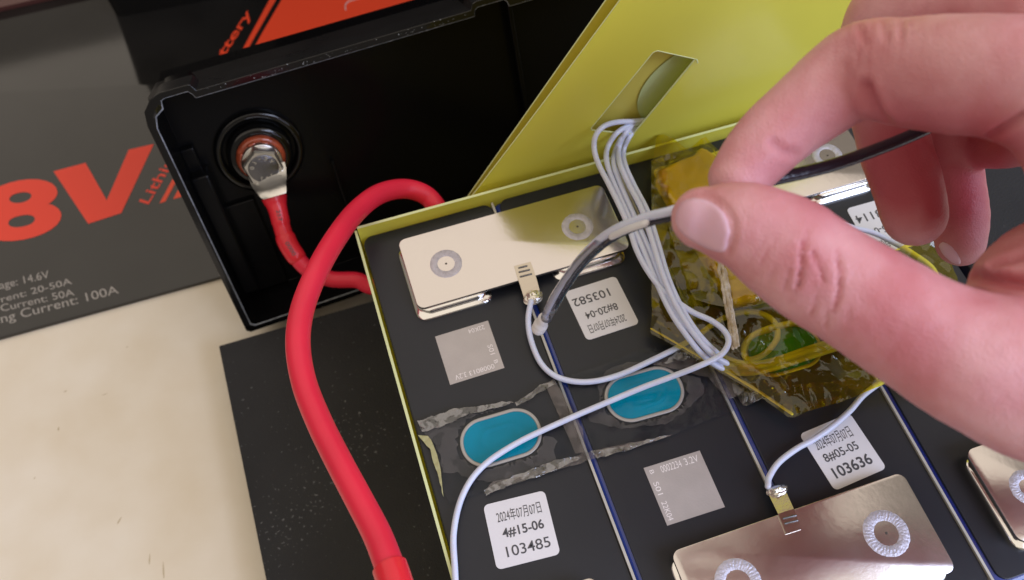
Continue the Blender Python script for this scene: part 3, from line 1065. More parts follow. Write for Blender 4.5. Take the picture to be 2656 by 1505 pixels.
def ysheet(name, e0, e1, y0, hole, ulen, vlen, label, thick=.5, curl=0.0):
    P0 = np.array([0, y0, 0])
    A_ = onplane(*e0, P0, SN); T_ = onplane(*e1, P0, SN)
    v = T_ - A_; v /= np.linalg.norm(v)
    u = np.cross(v, -SN); u /= np.linalg.norm(u)
    if u[0] < 0: u = -u
    L = lambda q: ((onplane(*q, P0, SN) - A_) @ u, (onplane(*q, P0, SN) - A_) @ v)
    outl = [(0, -3), (ulen, -3), (ulen, vlen), (0, vlen)]
    holes = [[L(q) for q in hole]] if hole else []
    V2, F = sheet(outl, 7, holes, jit=0)
    V = []
    for (a, b) in V2:
        V.append(A_ + u * a + v * b + SN * (curl * .9 * math.sin(a * .035 + .5) + curl * .5 * math.sin(b * .03)))
    o = mk(name, V, F, None, None, mats=[M['yellow'], M['yedge']])
    m = o.modifiers.new('thickness', 'SOLIDIFY'); m.thickness = thick * S; m.offset = 0
    m.material_offset_rim = 1
    es = o.modifiers.new('sharp', 'EDGE_SPLIT'); es.split_angle = math.radians(30)
    o.data.polygons.foreach_set('use_smooth', [True] * len(F))
    tag(o, label, 'insulation sheet', 'yellow insulation sheets behind the cells')
    return o, A_, u, v


hole = [(1698, 127), (1703, 126), (1800, 148), (1640, 342), (1631, 341), (1532, 331), (1530, 326), (1690, 131)]
fs = ysheet('insulation_sheet', (1213, 519), (1604, 0), 82, hole, 112, 185, 'front yellow plastic sheet with a slot where the white wires come out', curl=.9)
bs_ = ysheet('insulation_sheet', (1205, 521), (1571, 0), 86.8, None, 108, 180, 'plain yellow plastic sheet behind the slotted one')
# round green patch stuck to the back sheet
P0 = np.array([0, 86.2, 0])
c1 = [onplane(*q, P0, SN) for q in ((1752, 142), (1662, 235), (1655, 288))]
X_, Y_ = np.array([1., 0, 0]), np.cross(SN, [1., 0, 0])
q2 = [((p - P0) @ X_, (p - P0) @ Y_) for p in c1]
(x1, y1), (x2, y2), (x3, y3) = q2
D = 2 * (x1 * (y2 - y3) + x2 * (y3 - y1) + x3 * (y1 - y2))
ux = ((x1 ** 2 + y1 ** 2) * (y2 - y3) + (x2 ** 2 + y2 ** 2) * (y3 - y1) + (x3 ** 2 + y3 ** 2) * (y1 - y2)) / D
uy = ((x1 ** 2 + y1 ** 2) * (x3 - x2) + (x2 ** 2 + y2 ** 2) * (x1 - x3) + (x3 ** 2 + y3 ** 2) * (x2 - x1)) / D
rr0 = math.hypot(x1 - ux, y1 - uy)
cc = P0 + X_ * ux + Y_ * uy
o = mk('green_patch', *disc(cc, X_, Y_, rr0, -.02, .12, SN, 60, ch=.05), M['greenp'], bs_[0]); fixn(o)
bs_[0].data.materials[0] = M['yellow_shaded']
Ph_ = [onplane(*q, (0, 81.75, 0), SN) for q in hole]
# cut edge of the slot, following the sheet's slight bow
fsA, fsu, fsv = fs[1:]
Pe_ = []
for k in range(len(hole)):
    a_, b_ = Ph_[k], Ph_[(k + 1) % len(hole)]
    for t in np.linspace(0, 1, 6)[:-1]:
        p = a_ + (b_ - a_) * t
        ua, vb = (p - fsA) @ fsu, (p - fsA) @ fsv
        Pe_.append(fsA + fsu * ua + fsv * vb + SN * (.9 * .9 * math.sin(ua * .035 + .5) + .9 * .5 * math.sin(vb * .03) + .12))
Pe_.append(Pe_[0])
mk('slot_edge', *tube(np.array(Pe_), .26, 6, cap='flat'), M['yedge'], fs[0])
# torn whisker at the slot's corner
c = onplane(1800, 149, (0, 81.5, 0), SN)
mk('torn_corner', *tube(catmull([c + [0, -.3, 0], c + [.9, -.8, -.7], c + [1.2, -1.2, -1.8]], 3), .22, 5), M['yedge'], fs[0])

# ================================================================== AMBER FILM, module, wires
def zfilm(x, y):
    return 9.0 + 1.2 * ridge(x * .06 + y * .03, y * .07, 2) + .9 * ridge(x * .13 - y * .1, y * .04 + x * .1, 5) + .12 * ridge(x * .42 + y * .2, y * .15, 7)


edge_px = [(1692, 418), (1690, 560), (1689, 700), (1690, 852), (1770, 897), (1870, 955), (1960, 1008), (2052, 1072), (2065, 1076), (2180, 1045), (2290, 1003), (2400, 985), (2480, 900),
           (2480, 720), (2410, 610), (2343, 640), (2250, 690), (2050, 590), (1905, 440), (1830, 360), (1790, 383), (1740, 402)]
outl = [tuple(at(x, y, 9)[:2]) for x, y in edge_px]
V2, F = sheet(outl, 1.2, seed=3)
EA, EB = at(1690, 852, 9), at(2055, 1074, 9)
V = []


def dseg(x, y, A_, B_2):
    d = (B_2 - A_)[:2]; L_ = np.linalg.norm(d); d = d / L_
    t = np.clip((np.array([x, y]) - A_[:2]) @ d, 0, L_)
    return np.linalg.norm(np.array([x, y]) - (A_[:2] + d * t))


for x, y in V2:
    de = dseg(x, y, EA, EB)
    k = min(1, de / 6)
    z = 5.5 + (zfilm(x, y) - 5.5) * k
    if y > 70: z = max(z, 8.6)
    V.append((x, y, z))
af = empty('amber_film', at(1800, 700, 3))
tag(af, 'crinkled amber see-through film wrapped over the second and third cells', 'film')
mk('film_sheet', V, F, M['amber'], af, smooth=True)
# the stiff folded edge of the film
Pe = catmull([at(1690, 853, 5.6), at(1770, 899, 5.7), at(1870, 957, 5.4), at(1960, 1010, 5.6), at(2053, 1073, 5.6)], 12)
mk('folded_edge', *tube(Pe, [.38 + .25 * abs(nz(i * .3, 3)) + .2 * i / len(Pe) for i in range(len(Pe))], 8, flat=.5), M['amberfold'], af, smooth=True)
# second overlapping layer near the corner (darker, folded twice)
for pl, z0 in (([(1880, 960), (1935, 945), (2050, 975), (2055, 1070), (1960, 1010)], 6.6),
               ([(2055, 1000), (2200, 985), (2240, 1010), (2060, 1030)], 7.6),
               ([(2055, 1050), (2180, 1028), (2185, 1043), (2065, 1075)], 7.2),
               ([(1690, 830), (1690, 700), (1760, 800), (1850, 930)], 7.5),
               ([(1720, 560), (1760, 540), (1850, 660), (1880, 800), (1800, 780)], 11.2),
               ([(1688, 420), (1720, 410), (1735, 480), (1730, 600), (1700, 720), (1690, 700)], 11.0)):
    ol = [tuple(at(x, y, z0)[:2]) for x, y in pl]
    V2, F = sheet(ol, 1.6, seed=5)
    mk('film_fold', [(x, y, z0 + 1.1 * ridge(x * .14, y * .2, z0) + .4 * nz(x * .6, y * .6)) for x, y in V2], F, M['amber'], af, smooth=True)
# tape tongue running over the far plate
pl = [(1703, 352), (1722, 350), (1748, 362), (1800, 402), (1765, 418), (1700, 424), (1693, 422)]
Vt = []
ol = []
for x, y in pl:
    p = at(x, y, 7)
    ol.append((p[0], p[1]))
V2, F = sheet(ol, 2, seed=2)
mk('tape_tongue', [(x, y, (7.1 if y > 72 else 7.1 - (72 - y) * .02) + .35 * ridge(x * .3, y * .4)) for x, y in V2], F, M['amber'], af, smooth=True)

# the module wrapped in yellow tape below the film
md_px = [(1706, 446), (1716, 432), (1795, 398), (1850, 392), (2060, 620), (2090, 735), (1900, 787), (1884, 760), (1800, 620), (1712, 480)]
base = [at(x, y, 11) for x, y in md_px]
cxm = sum(b_[0] for b_ in base) / len(base); cym = sum(b_[1] for b_ in base) / len(base)
P = catmull([b_ for b_ in base] + [base[0]], 6)[:-1]
L = []
for ins, z in ((0, 6.75), (-.2, 8), (.3, 9.6), (1.2, 10.7), (2.6, 11.2)):
    L.append([(p[0] + (cxm - p[0]) / 30 * ins, p[1] + (cym - p[1]) / 30 * ins, z + .3 * nz(p[0] * .2, p[1] * .2, z)) for p in P])
if np.cross(P[1][:2] - P[0][:2], P[5][:2] - P[0][:2]) < 0: L = [l[::-1] for l in L]
L = [l for l in L]
o = mk('taped_module', *loft(L), M['ytape'], smooth=True); fixn(o); autosmooth(o, 60)
tag(o, 'flat module wrapped in yellow tape under the amber film beside the fingers', 'module')
# raise the film over the module
for c_ in af.children:
    if c_.name.startswith('film_sheet'):
        me = c_.data
        oc = ORIG[c_.name]
        ml = [(p[0], p[1]) for p in P]
        for v in me.vertices:
            x, y = v.co.x / S + oc[0], v.co.y / S + oc[1]
            if inside((x, y), ml): v.co.z = max(v.co.z, (12.1 - oc[2] + .25 * nz(x * .4, y * .4)) * S)

# crumpled white strip tucked by the module
P = catmull([at(1868, 665, 14.5), at(1878, 720, 14), at(1888, 780, 13), at(1897, 830, 11.5), at(1908, 900, 11.2)], 9)
VF = []
for dx, r0, sd in ((-1.1, .7, 1), (0, .9, 2), (1.1, .6, 3), (.4, .5, 4)):
    Q = P + np.array([[dx + .5 * nz(i * .25, sd), .2 * dx, .4 * nz(i * .3, sd + 9)] for i in range(len(P))])
    if sd in (3, 4): Q = Q[6:]
    VF.append(tube(Q, [r0 * (.8 + .5 * nz(i * .5, sd)) for i in range(len(Q))], 8, flat=.5))
strip = mk('crumpled_strip', *join(VF), mat('frayed_strip', (0.55, 0.50, 0.42), .4, var=.5, vs=300, bump=.8, bs=500, tint=(0.30, 0.2, 0.08)), smooth=True)
tag(strip, 'crumpled frayed pale strip sticking out below the thumb over the amber film', 'strip')


def wire(pts, label, r=.98, n=9, m='wire', group='white sense wires on the cells', name='sense_wire', cat='wire', bot=None):
    P = catmull([pt(p) for p in pts], n)
    o = mk(name, *tube(P, r, 14), M[m], smooth=True)
    tag(o, label, cat, group)
    return o


YH = 83.5
# the wire that loops and leaves at the bottom edge
wire([(1672, 312, 'y', 83.9), (1640, 315, 'y', 83), (1600, 317, 'y', 81), (1566, 328, 'y', 78), (1545, 352, 'y', 76), (1541, 385, 20), (1552, 425, 18), (1580, 480, 17), (1612, 545, 16), (1635, 600, 15), (1652, 650, 14.5), (1680, 703, 14), (1722, 755, 13.5),
      (1790, 806, 12.5), (1845, 832, 12.3), (1880, 860, 12.3), (1889, 890, 12.3), (1868, 922, 12.5), (1812, 950, 12.0), (1740, 978, 8), (1660, 1008, 5), (1560, 1050, 3.2), (1460, 1093, 2.6), (1340, 1150, 2.6), (1250, 1212, 2.6), (1200, 1285, 2.4), (1177, 1380, 2.4), (1180, 1480, 2.4), (1186, 1600, 2.4)],
     'longest white wire, crossing both blue vents and leaving at the lower edge')
tailb = [(1782, 872, 12.6), (1826, 924, 9.5), (1872, 955, 6.5), (1925, 968, 3.4), (1990, 960, 2.6), (2080, 932, 2.6), (2180, 900, 2.6), (2300, 860, 2.6)]
wire([(1668, 322, 'y', 83.9), (1635, 325, 'y', 82.5), (1600, 345, 'y', 79), (1577, 380, 'y', 76.5), (1573, 415, 17), (1590, 470, 15.5), (1625, 550, 14.5), (1665, 640, 14), (1702, 730, 13.5), (1740, 810, 13)] + tailb,
     'leftmost white wire of the bundle from the slot to the amber film')
off = lambda L_, dx, dy: [(p[0] + dx, p[1] + dy, *p[2:]) for p in L_]
wire([(1668, 328, 'y', 83.9), (1640, 335, 'y', 82.5), (1612, 358, 'y', 79), (1595, 395, 'y', 76.5), (1592, 425, 16.5), (1610, 480, 15), (1645, 560, 14), (1685, 650, 13.5), (1720, 740, 13), (1757, 820, 12.5)] + off(tailb, 16, -7)[:7],
     'second white wire from the left in the bundle, close against its neighbour')
wire([(1670, 318, 'y', 84), (1645, 322, 'y', 83.2), (1622, 345, 'y', 79.6), (1605, 385, 'y', 76.8), (1608, 425, 18.5), (1632, 480, 17), (1665, 545, 16.5), (1690, 620, 16), (1718, 710, 15.5), (1752, 790, 14.5), (1797, 862, 13.5), (1846, 917, 11), (1895, 946, 7.2), (1945, 953, 4.6), (2000, 944, 4.2), (2090, 915, 4.2), (2190, 885, 4.2)],
     'white wire on the right of the bundle, lying on top of the others')
wire([(1676, 325, 'y', 84), (1652, 332, 'y', 83.2), (1632, 356, 'y', 79.6), (1617, 392, 'y', 76.8), (1622, 430, 16.5), (1645, 482, 15), (1680, 550, 14.5), (1706, 630, 14), (1733, 720, 13.5), (1766, 795, 12.7), (1808, 862, 12), (1856, 912, 9.2), (1905, 938, 6), (1955, 944, 3), (2010, 934, 2.4), (2095, 905, 2.4), (2200, 872, 2.4)],
     'white wire furthest right in the bundle, in the shade under the thumb side')
# sense wire from the left tab, looping and slipping below the amber film
wire([(1377, 782, 5.2), (1370, 830, 4.0), (1378, 885, 2.6), (1405, 945, 2.2), (1450, 980, 2.2), (1520, 991, 2.2), (1600, 975, 2.2), (1690, 935, 2.4), (1760, 900, 2.4), (1810, 870, 2.6), (1860, 835, 2.8), (1910, 813, 3), (1965, 811, 3), (2008, 835, 3), (2016, 875, 3), (1992, 910, 3), (1960, 930, 3.4), (1935, 930, 4.2), (1930, 900, 5), (1950, 872, 5), (2000, 850, 4), (2080, 833, 3), (2150, 825, 3)],
     'white wire soldered to the left busbar tab, looping beneath the amber film')
wire([(1992, 1262, 4.0), (1995, 1238, 3.0), (2020, 1200, 2.4), (2065, 1165, 2.2), (2110, 1140, 2.2), (2160, 1105, 2.4), (2205, 1065, 2.8), (2240, 1025, 3.2), (2290, 988, 3.6), (2350, 950, 3.8), (2420, 930, 4)],
     'white wire from the right busbar tab, passing over the label reading 103636')
wire([(2120, 560, 6), (2210, 590, 5.5), (2262, 603, 5), (2315, 628, 4), (2370, 660, 3.4), (2420, 700, 3), (2440, 760, 3)],
     'short white wire seen between thumb and fingers over the label reading 103114')

# ================================================================== CLEAR TAPE over the vents
ct = empty('clear_tape', at(1500, 1100, 1))
tag(ct, 'wrinkled torn clear tape stuck across the blue vents', 'tape')


def tapez(x, y, base):
    return base + .25 * ridge(x * .12, y * .3, 1) + .12 * nz(x * .9, y * .9, 3)


out_px = [(1082, 1098), (1130, 1078), (1175, 1063), (1240, 1055), (1300, 1045), (1335, 1045), (1380, 1022), (1410, 1002), (1445, 988), (1560, 950), (1660, 905), (1740, 895), (1800, 900), (1870, 940), (1925, 985), (1990, 1030), (1965, 1050), (1900, 1070), (1830, 1090), (1740, 1130), (1640, 1160), (1530, 1190), (1400, 1230), (1300, 1262), (1190, 1300), (1165, 1310), (1135, 1240), (1120, 1180), (1090, 1130)]
rnd = random.Random(3)
ol = []
for x, y in out_px:
    p = at(x, y, 1)
    ol.append((p[0] + rnd.uniform(-.4, .4), p[1] + rnd.uniform(-.4, .4)))
vh = [stadium(25.6, -12.6, 28.6, 18.6, 9.0, math.radians(-1), 8), stadium(75.0, -13.2, 28.6, 18.6, 9.0, math.radians(-2), 8)]
for q in vh:
    V2, F = sheet(q, 1.5, seed=4)
    mk('tape_over_vent', [(x, y, tapez(x, y, 1.0)) for x, y in V2], F, M['clearv'], ct, smooth=True)
V2, F = sheet(ol, 1.8, vh, seed=9)
mk('tape_film', [(x, y, tapez(x, y, 1.0)) for x, y in V2], F, M['clear'], ct, smooth=True)


def ragged(px, m, z, sd, amp=.5, step=1.0, name='torn_edge', hz=.5):
    amp *= .6
    rnd = random.Random(sd)
    ol = []
    q = [at(x, y, z) for x, y in px]
    n_ = len(q)
    for i in range(n_):
        a, b = q[i], q[(i + 1) % n_]
        L_ = np.linalg.norm(b - a); k = max(1, int(L_ / 1.4))
        for t in range(k):
            p = a + (b - a) * t / k
            ol.append((p[0] + rnd.uniform(-amp, amp), p[1] + rnd.uniform(-amp, amp)))
    V2, F = sheet(ol, step, seed=sd)
    return mk(name, [(x, y, z + hz * .45 * ridge(x * .25, y * .9, sd) + .12 * nz(x * 1.5, y * 1.5, sd)) for x, y in V2], F, m, ct, smooth=True)


def cz(L_): return [(1037 + x / 1.754, 467 + y / 1.754) for x, y in L_]


for pl, vv, sd in ((cz([(112, 1150), (200, 1075), (330, 1060), (430, 1050), (560, 1028), (592, 1060), (640, 1105), (662, 1160), (722, 1182), (700, 1230), (722, 1290), (640, 1312), (560, 1362), (400, 1374), (262, 1335), (200, 1335), (180, 1250), (150, 1185)]), vh[0], 21),
                   (cz([(855, 1045), (905, 1010), (900, 920), (940, 862), (1040, 830), (1200, 832), (1290, 885), (1370, 900), (1385, 960), (1310, 1040), (1210, 1112), (1010, 1130), (940, 1112), (862, 1092)]), vh[1], 22)):
    q = [at(x, y, 1) for x, y in pl]
    rnd = random.Random(sd)
    ol2 = []
    for i in range(len(q)):
        a, b = q[i], q[(i + 1) % len(q)]
        k = max(1, int(np.linalg.norm(b - a) / 1.5))
        for t in range(k):
            p = a + (b - a) * t / k
            ol2.append((p[0] + rnd.uniform(-.45, .45), p[1] + rnd.uniform(-.45, .45)))
    V2, F = sheet(ol2, 1.4, seed=sd)
    cxv, cyv = sum(p[0] for p in vv) / len(vv), sum(p[1] for p in vv) / len(vv)
    F = [f for f in F if not inside((sum(V2[i][0] for i in f) / 3, sum(V2[i][1] for i in f) / 3), vv)]
    mk('stuck_patch', [(x, y, .72 + .06 * ridge(x * .4, y * .4)) for x, y in V2], F, M['stuck'], ct, smooth=True)
ragged(cz([(400, 1400), (430, 1372), (550, 1350), (700, 1302), (830, 1245), (1050, 1195), (1240, 1162), (1080, 1212), (850, 1280), (650, 1338), (500, 1385), (380, 1432)]), M['stuck'], 1.3, 24, .35, name='stuck_patch')
ragged(cz([(660, 930), (700, 905), (760, 1000), (830, 1130), (850, 1240), (800, 1245), (740, 1110)]), M['stuck'], 1.35, 25, .2, name='stuck_patch')
ragged(cz([(1120, 830), (1260, 780), (1420, 790), (1480, 860), (1560, 960), (1500, 1000), (1400, 900), (1300, 870)]), M['stuck'], 1.3, 26, .4, name='stuck_patch')
ragged([(1084, 1093), (1140, 1073), (1180, 1060), (1250, 1052), (1300, 1042), (1335, 1043), (1300, 1056), (1215, 1075), (1150, 1105), (1095, 1122)], M['crink'], 1.6, 1)
ragged([(1335, 1046), (1372, 1022), (1400, 1000), (1440, 985), (1445, 996), (1400, 1017), (1370, 1040), (1340, 1055)], M['crink'], 1.5, 2, .35)
ragged([(1255, 1270), (1300, 1248), (1370, 1222), (1430, 1196), (1510, 1183), (1500, 1192), (1420, 1228), (1350, 1250), (1262, 1285)], M['crink'], 1.4, 4, .45)
ragged([(1530, 1172), (1600, 1160), (1680, 1140), (1745, 1128), (1690, 1146), (1620, 1170), (1550, 1190)], M['crink'], 1.4, 5, .35)
ragged([(1720, 945), (1755, 915), (1800, 895), (1850, 925), (1800, 930), (1760, 940)], M['crink'], 1.8, 6, .7, .8, hz=1.0)
ragged([(1895, 985), (1925, 985), (1985, 1030), (1930, 1055), (1905, 1020)], M['crink'], 1.5, 7, .5)
ragged([(1085, 1130), (1110, 1130), (1122, 1150), (1135, 1180), (1145, 1225), (1150, 1290), (1138, 1240), (1125, 1200), (1115, 1165)], M['glue'], 1.3, 8, .25, .8, name='glue_strand')
# fine torn fibres
rnd = random.Random(12)
VF = []
for (cx_, cy_, nf, sp) in ((1795, 918, 46, 24), (1960, 1035, 10, 12)):
    for i in range(nf):
        a = at(cx_ + rnd.gauss(0, sp), cy_ + rnd.gauss(0, sp * .35), 1.8)
        an = rnd.uniform(-.9, .9) + .3; L_ = rnd.uniform(1.2, 3.6)
        b = a + np.array([math.cos(an) * L_, math.sin(an) * L_, rnd.uniform(-.2, .5)])
        c = (a + b) / 2 + np.array([rnd.uniform(-.6, .6), rnd.uniform(-.6, .6), rnd.uniform(.2, .8)])
        VF.append(tube(catmull([a, c, b], 3), .055, 4, cap='flat'))
o = mk('torn_fibres', *join(VF), mat('tape_fibre', (0.62, 0.66, 0.74), .3), ct); o['kind'] = 'stuff'

# ================================================================== SENSOR CABLE held between thumb and finger
sn = empty('sensor_cable', dep(1900, 470, 186))
tag(sn, 'dark sensor cable with pale stripped end pinched between thumb and forefinger', 'cable')
P = catmull([dep(2520, 270, 198), dep(2400, 335, 196), dep(2290, 382, 193), dep(2160, 428, 189), dep(2020, 462, 186), dep(1900, 484, 183), dep(1800, 525, 179)], 10)
mk('sheath', *tube(P, 1.5, 16), M['dark'], sn, smooth=True)
lead = [(1830, 515, 179), (1740, 547, 181), (1680, 562, 185), (1610, 588, 192), (1555, 622, 202), (1508, 668, 213), (1472, 715, 222), (1440, 765, 230), (1415, 815, 238), (1400, 845, 243)]
P = catmull([dep(*p) for p in lead], 10)
mk('white_lead', *tube(P, [1.05] * (len(P) - 30) + [.95] * 30, 12), M['wire'], sn, smooth=True)
Q = catmull([dep(x + 8, y + 15, d + .5) for x, y, d in lead[:6]] + [dep(1482, 722, 222), dep(1452, 764, 230), dep(1430, 800, 236)], 10)
mk('dark_lead', *tube(Q, [.85 + .12 * nz(i * .3, 1) for i in range(len(Q))], 12), M['dark'], sn, smooth=True)
Q = catmull([dep(1672, 580, 184), dep(1630, 594, 188), dep(1590, 612, 194)], 8)
mk('paper_flag', *tube(Q, 1.15, 10, flat=.7), M['white'], sn, smooth=True)
Q = catmull([dep(x + 3, y + 8, d) for x, y, d in lead[4:-1]], 10)
mk('clear_sleeve', *tube(Q, [1.5 + .1 * nz(i * .35, 2) + .5 * (i / len(Q)) * math.exp(-max(0, i - len(Q) + 8) / 8) for i in range(len(Q))], 14), M['sleeve'], sn, smooth=True)
P = catmull([dep(1410, 826, 239.5), dep(1402, 843, 242), dep(1397, 852, 243)], 6)
mk('probe_tip', *tube(P, [1.7] * 5 + [2.15] * 4 + [2.1] * 4, 14), M['white'], sn, smooth=True)

# ================================================================== HAND
def chain(pts, n=8):
    A_ = [np.r_[dep(p[0], p[1], p[2]), p[3]] for p in pts]
    return catmull(A_, n)


fingers = dict(
    thumb=[(1826, 566, 172, 6.7), (1872, 574, 171, 8.1), (1946, 592, 169, 9.3), (2029, 640, 168, 10.6), (2135, 714, 166, 11.0), (2255, 785, 164, 11.2), (2400, 872, 162, 12.0), (2560, 945, 160, 14.0), (2740, 985, 160, 17), (2950, 900, 162, 20)],
    index=[(1915, 462, 183, 6.6), (1950, 415, 183, 7.4), (2000, 362, 183, 8.0), (2070, 300, 183, 8.5), (2165, 226, 182, 9.4), (2245, 180, 179, 10.2), (2350, 188, 172, 11.0), (2480, 196, 164, 11.5), (2620, 205, 157, 11.6), (2780, 260, 153, 13), (2950, 420, 153, 17)],
    middle=[(2372, 558, 222, 8.3), (2352, 480, 223, 8.9), (2322, 385, 221, 9.1), (2298, 280, 217, 9.1), (2288, 170, 211, 9.5), (2300, 62, 204, 10.3), (2400, 5, 194, 10.2), (2560, 0, 184, 10.8), (2780, 90, 172, 12.5), (2980, 330, 168, 17)],
    ring=[(2492, 628, 243, 6.9), (2489, 560, 243, 8.1), (2468, 470, 241, 8.6), (2450, 370, 236, 8.8), (2440, 250, 230, 9.2), (2520, 150, 218, 10), (2720, 170, 200, 11), (2960, 330, 184, 16)],
    little=[(2548, 376, 230, 6.6), (2600, 366, 224, 7.6), (2690, 340, 212, 8.4), (2820, 340, 200, 10), (2980, 430, 186, 15)],
)
palm = [
    [(2755, 785, 168, 17.5), (2850, 820, 170, 19), (2980, 700, 172, 23), (3060, 600, 174, 25)],
    [(2960, 420, 162, 18), (3020, 520, 168, 22), (3100, 640, 172, 26), (3500, 780, 175, 29), (3900, 900, 175, 27)],
    [(2980, 850, 168, 23), (3120, 800, 172, 26), (3500, 860, 176, 26), (3900, 960, 176, 25)],
    [(2900, 300, 168, 14), (2990, 400, 170, 19), (3080, 560, 172, 22)],
]
VF = []
for nme, ch in list(fingers.items()) + [('p', p) for p in palm]:
    C_ = chain(ch)
    VF.append(tube(C_[:, :3], C_[:, 3], 32))
V, F = join(VF)
me = bpy.data.meshes.new('hand_raw')
me.from_pydata((np.array(V) * S).tolist(), [], F)
ho = bpy.data.objects.new('hand_raw', me)
col.objects.link(ho)
m = ho.modifiers.new('r', 'REMESH'); m.mode = 'VOXEL'; m.voxel_size = 0.9 * S; m.adaptivity = 0
m = ho.modifiers.new('s', 'SMOOTH'); m.factor = .5; m.iterations = 7
dg = bpy.context.evaluated_depsgraph_get()
em = bpy.data.meshes.new_from_object(ho.evaluated_get(dg))
bpy.data.objects.remove(ho)
HV_ = np.empty(len(em.vertices) * 3); em.vertices.foreach_get('co', HV_); HV_ = HV_.reshape(-1, 3) / S
NR = np.empty(len(em.vertices) * 3); em.vertices.foreach_get('normal', NR); NR = NR.reshape(-1, 3)
px = proj(HV_)
facing = ((CAM - HV_) * NR).sum(1) / np.linalg.norm(CAM - HV_, axis=1)
depth = ((HV_ - CAM) @ RM.T)[:, 2]


def dist_poly(P, L_):
    best = np.full(len(P), 1e9)
    L_ = np.array(L_, float)
    for a, b in zip(L_[:-1], L_[1:]):
        d = b - a; l2 = d @ d
        t = np.clip(((P - a) @ d) / l2, 0, 1)
        q = a + t[:, None] * d
        best = np.minimum(best, np.linalg.norm(P - q, axis=1))
    return best


disp = np.zeros(len(HV_)); red = np.zeros(len(HV_))
#            path (on the photo)                                             width  depth  red  dmin dmax
CR = [([(2082, 632), (2079, 690), (2070, 745)], 6, .75, .9, 0, 182),
      ([(2108, 655), (2126, 690), (2138, 735)], 6, .6, .9, 0, 182),
      ([(2172, 655), (2180, 705), (2176, 765), (2165, 800)], 6, .65, .8, 0, 182),
      ([(2050, 700), (2038, 750)], 5, .3, .4, 0, 182), ([(2010, 690), (1998, 735)], 5, .25, .2, 0, 182),
      ([(2120, 770), (2105, 815)], 5, .35, .5, 0, 182), ([(2150, 800), (2142, 850)], 5, .3, .4, 0, 182), ([(2205, 790), (2200, 840)], 5, .25, .3, 0, 182),
      ([(2095, 600), (2092, 640)], 6, .3, .5, 0, 182),
      ([(2247, 228), (2256, 262), (2275, 300), (2300, 325)], 15, 1.4, .7, 0, 195),
      ([(2006, 372), (2030, 392), (2062, 402)], 12, .7, .5, 0, 195),
      ([(2560, 362), (2600, 335), (2656, 300)], 10, 1.2, .6, 0, 175),
      ([(2230, 72), (2245, 110)], 8, .4, .4, 0, 190), ([(2290, 58), (2300, 100)], 8, .35, .35, 0, 190), ([(2340, 60), (2338, 95)], 8, .3, .3, 0, 190),
      ([(2490, 706), (2570, 722), (2700, 745)], 14, 1.8, .9, 0, 185),
      ([(2580, 690), (2656, 665)], 9, .7, .6, 0, 185),
      ([(1783, 507), (1812, 500), (1850, 512), (1886, 540), (1905, 575), (1905, 610), (1893, 655)], 7, .45, .15, 0, 185)]
vis = facing > .05
for pl, wd, dp, rd, d0, d1 in CR:
    d = dist_poly(px, pl)
    ok = vis & (depth > d0) & (depth < d1)
    disp[ok] -= dp * np.exp(-(d[ok] / wd) ** 2) * np.clip(facing[ok] * 2, 0, 1)
    disp[ok] += .28 * dp * np.exp(-((d[ok] - 2.1 * wd) / (wd * .9)) ** 2) * np.clip(facing[ok] * 2, 0, 1)
    red[ok] = np.maximum(red[ok], rd * .75 * np.exp(-(d[ok] / (wd * 1.5)) ** 2))
# knuckle blush, rear fingers' shade painted in as deep red, and soft large-scale lumps
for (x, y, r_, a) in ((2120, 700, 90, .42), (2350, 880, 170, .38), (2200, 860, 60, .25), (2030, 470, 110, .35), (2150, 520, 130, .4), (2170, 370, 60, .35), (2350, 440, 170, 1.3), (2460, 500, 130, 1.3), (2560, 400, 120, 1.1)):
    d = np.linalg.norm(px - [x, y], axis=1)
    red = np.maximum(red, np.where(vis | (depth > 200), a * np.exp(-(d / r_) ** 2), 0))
# fine skin lines over the knuckles, running across each finger
for (cx_, cy_, r_, ang_, dmax) in ((2110, 730, 95, 32, 182), (1985, 650, 60, 32, 182), (2250, 140, 90, 5, 190), (2330, 90, 80, 5, 185), (2330, 870, 130, 36, 182)):
    ca, sa = math.cos(math.radians(ang_)), math.sin(math.radians(ang_))
    q = px - [cx_, cy_]
    al = q[:, 0] * ca + q[:, 1] * sa; ac = -q[:, 0] * sa + q[:, 1] * ca
    wgt = np.exp(-((q ** 2).sum(1)) / r_ ** 2) * (vis & (depth < dmax))
    idx = np.nonzero(wgt > .03)[0]
    for i in idx:
        n_ = nz(al[i] * .02, ac[i] * .012, cx_) * 3.2
        v_ = math.sin(al[i] / 4.6 + n_ + .25 * math.sin(ac[i] / 17))
        a_ = max(0, nz(al[i] * .03, ac[i] * .02, 5) + .55)
        disp[i] -= .13 * wgt[i] * max(0, v_) ** 2 * a_
        red[i] = max(red[i], .5 * wgt[i] * max(0, v_) ** 2 * a_)
lump = np.array([noise.noise(Vector(p * .09)) for p in HV_])
lump2 = np.array([noise.noise(Vector(p * .45)) for p in HV_])
disp += .35 * lump + .10 * lump2
HV_ = HV_ + NR * disp[:, None]
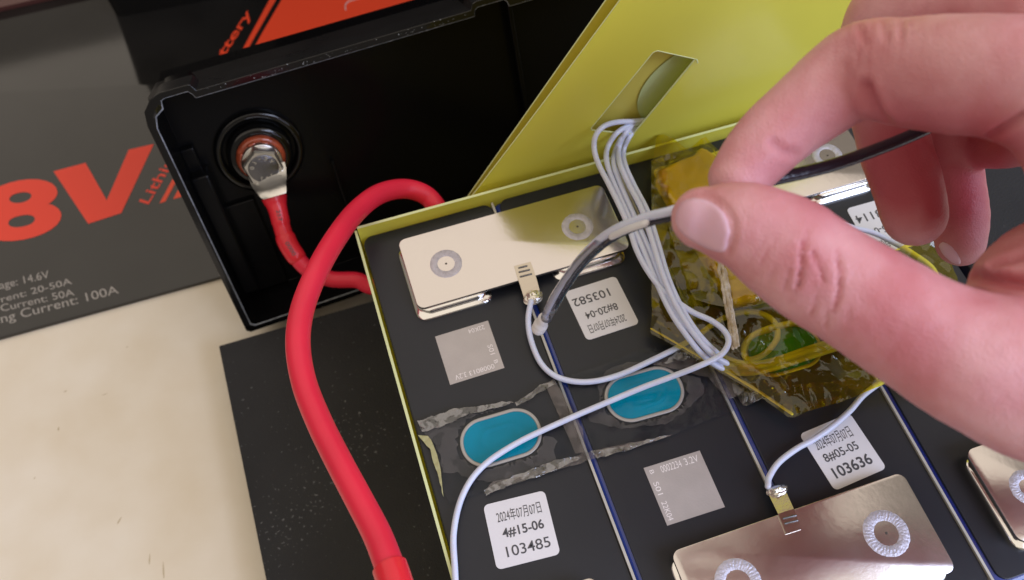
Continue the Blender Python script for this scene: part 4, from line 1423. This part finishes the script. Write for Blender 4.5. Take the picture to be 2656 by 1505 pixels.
# fingertip print pressing flat a little where thumb and finger meet is left to the remesh
Fh = [tuple(p.vertices) for p in em.polygons]
bpy.data.meshes.remove(em)
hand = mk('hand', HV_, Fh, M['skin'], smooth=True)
at_ = hand.data.attributes.new('redness_and_shade', 'FLOAT', 'POINT')
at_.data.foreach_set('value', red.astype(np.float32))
tag(hand, 'bare hand reaching in from the right, pinching the dark sensor cable', 'hand')
bvh = BVHTree.FromPolygons([Vector(v) for v in HV_.tolist()], Fh)


def on_hand(x, y):
    d = ray(x, y)
    h = bvh.ray_cast(Vector(CAM.tolist()), Vector(d.tolist()).normalized())
    return (np.array(h[0]), np.array(h[1])) if h[0] is not None else (None, None)


def nailpatch(outline_px, lift, m, name='nail', step=6, rimdrop=.55):
    V2, F = sheet(outline_px, step, seed=1, jit=.2)
    V, ok = [], []
    ring_ = np.array(outline_px + [outline_px[0]], float)
    dd = dist_poly(np.array(V2), ring_)
    for (x, y), e in zip(V2, dd):
        p, nrm = on_hand(x, y)
        if p is None:
            V.append((0, 0, 0)); ok.append(False); continue
        if nrm @ (CAM - p) < 0: nrm = -nrm
        V.append(p + nrm * (lift - rimdrop * math.exp(-(e / 3.5) ** 2)))
        ok.append(True)
    F = [f for f in F if all(ok[i] for i in f)]
    use = sorted({i for f in F for i in f}); mp = {i: k for k, i in enumerate(use)}
    # y runs down in the picture: flip winding so that the nail faces out
    F = [tuple(mp[i] for i in f)[::-1] for f in F]
    V = [V[i] for i in use]
    o = mk(name, V, F, m, hand, smooth=True)
    md_ = o.modifiers.new('smooth', 'SMOOTH'); md_.iterations = 4
    return o


th_nail = catmull([np.array(p, float) for p in [(1764, 524), (1795, 511), (1835, 518), (1872, 542), (1893, 580), (1893, 622), (1880, 655), (1842, 650), (1796, 628), (1760, 598), (1750, 560), (1764, 524)]], 5)[:-1]
nailpatch([tuple(p) for p in th_nail], .42, M['nail'])
rn = catmull([np.array(p, float) for p in [(2428, 640), (2444, 624), (2472, 638), (2494, 670), (2494, 690), (2474, 688), (2448, 668), (2428, 640)]], 4)[:-1]
nailpatch([tuple(p) for p in rn], .3, M['nail'], step=5)
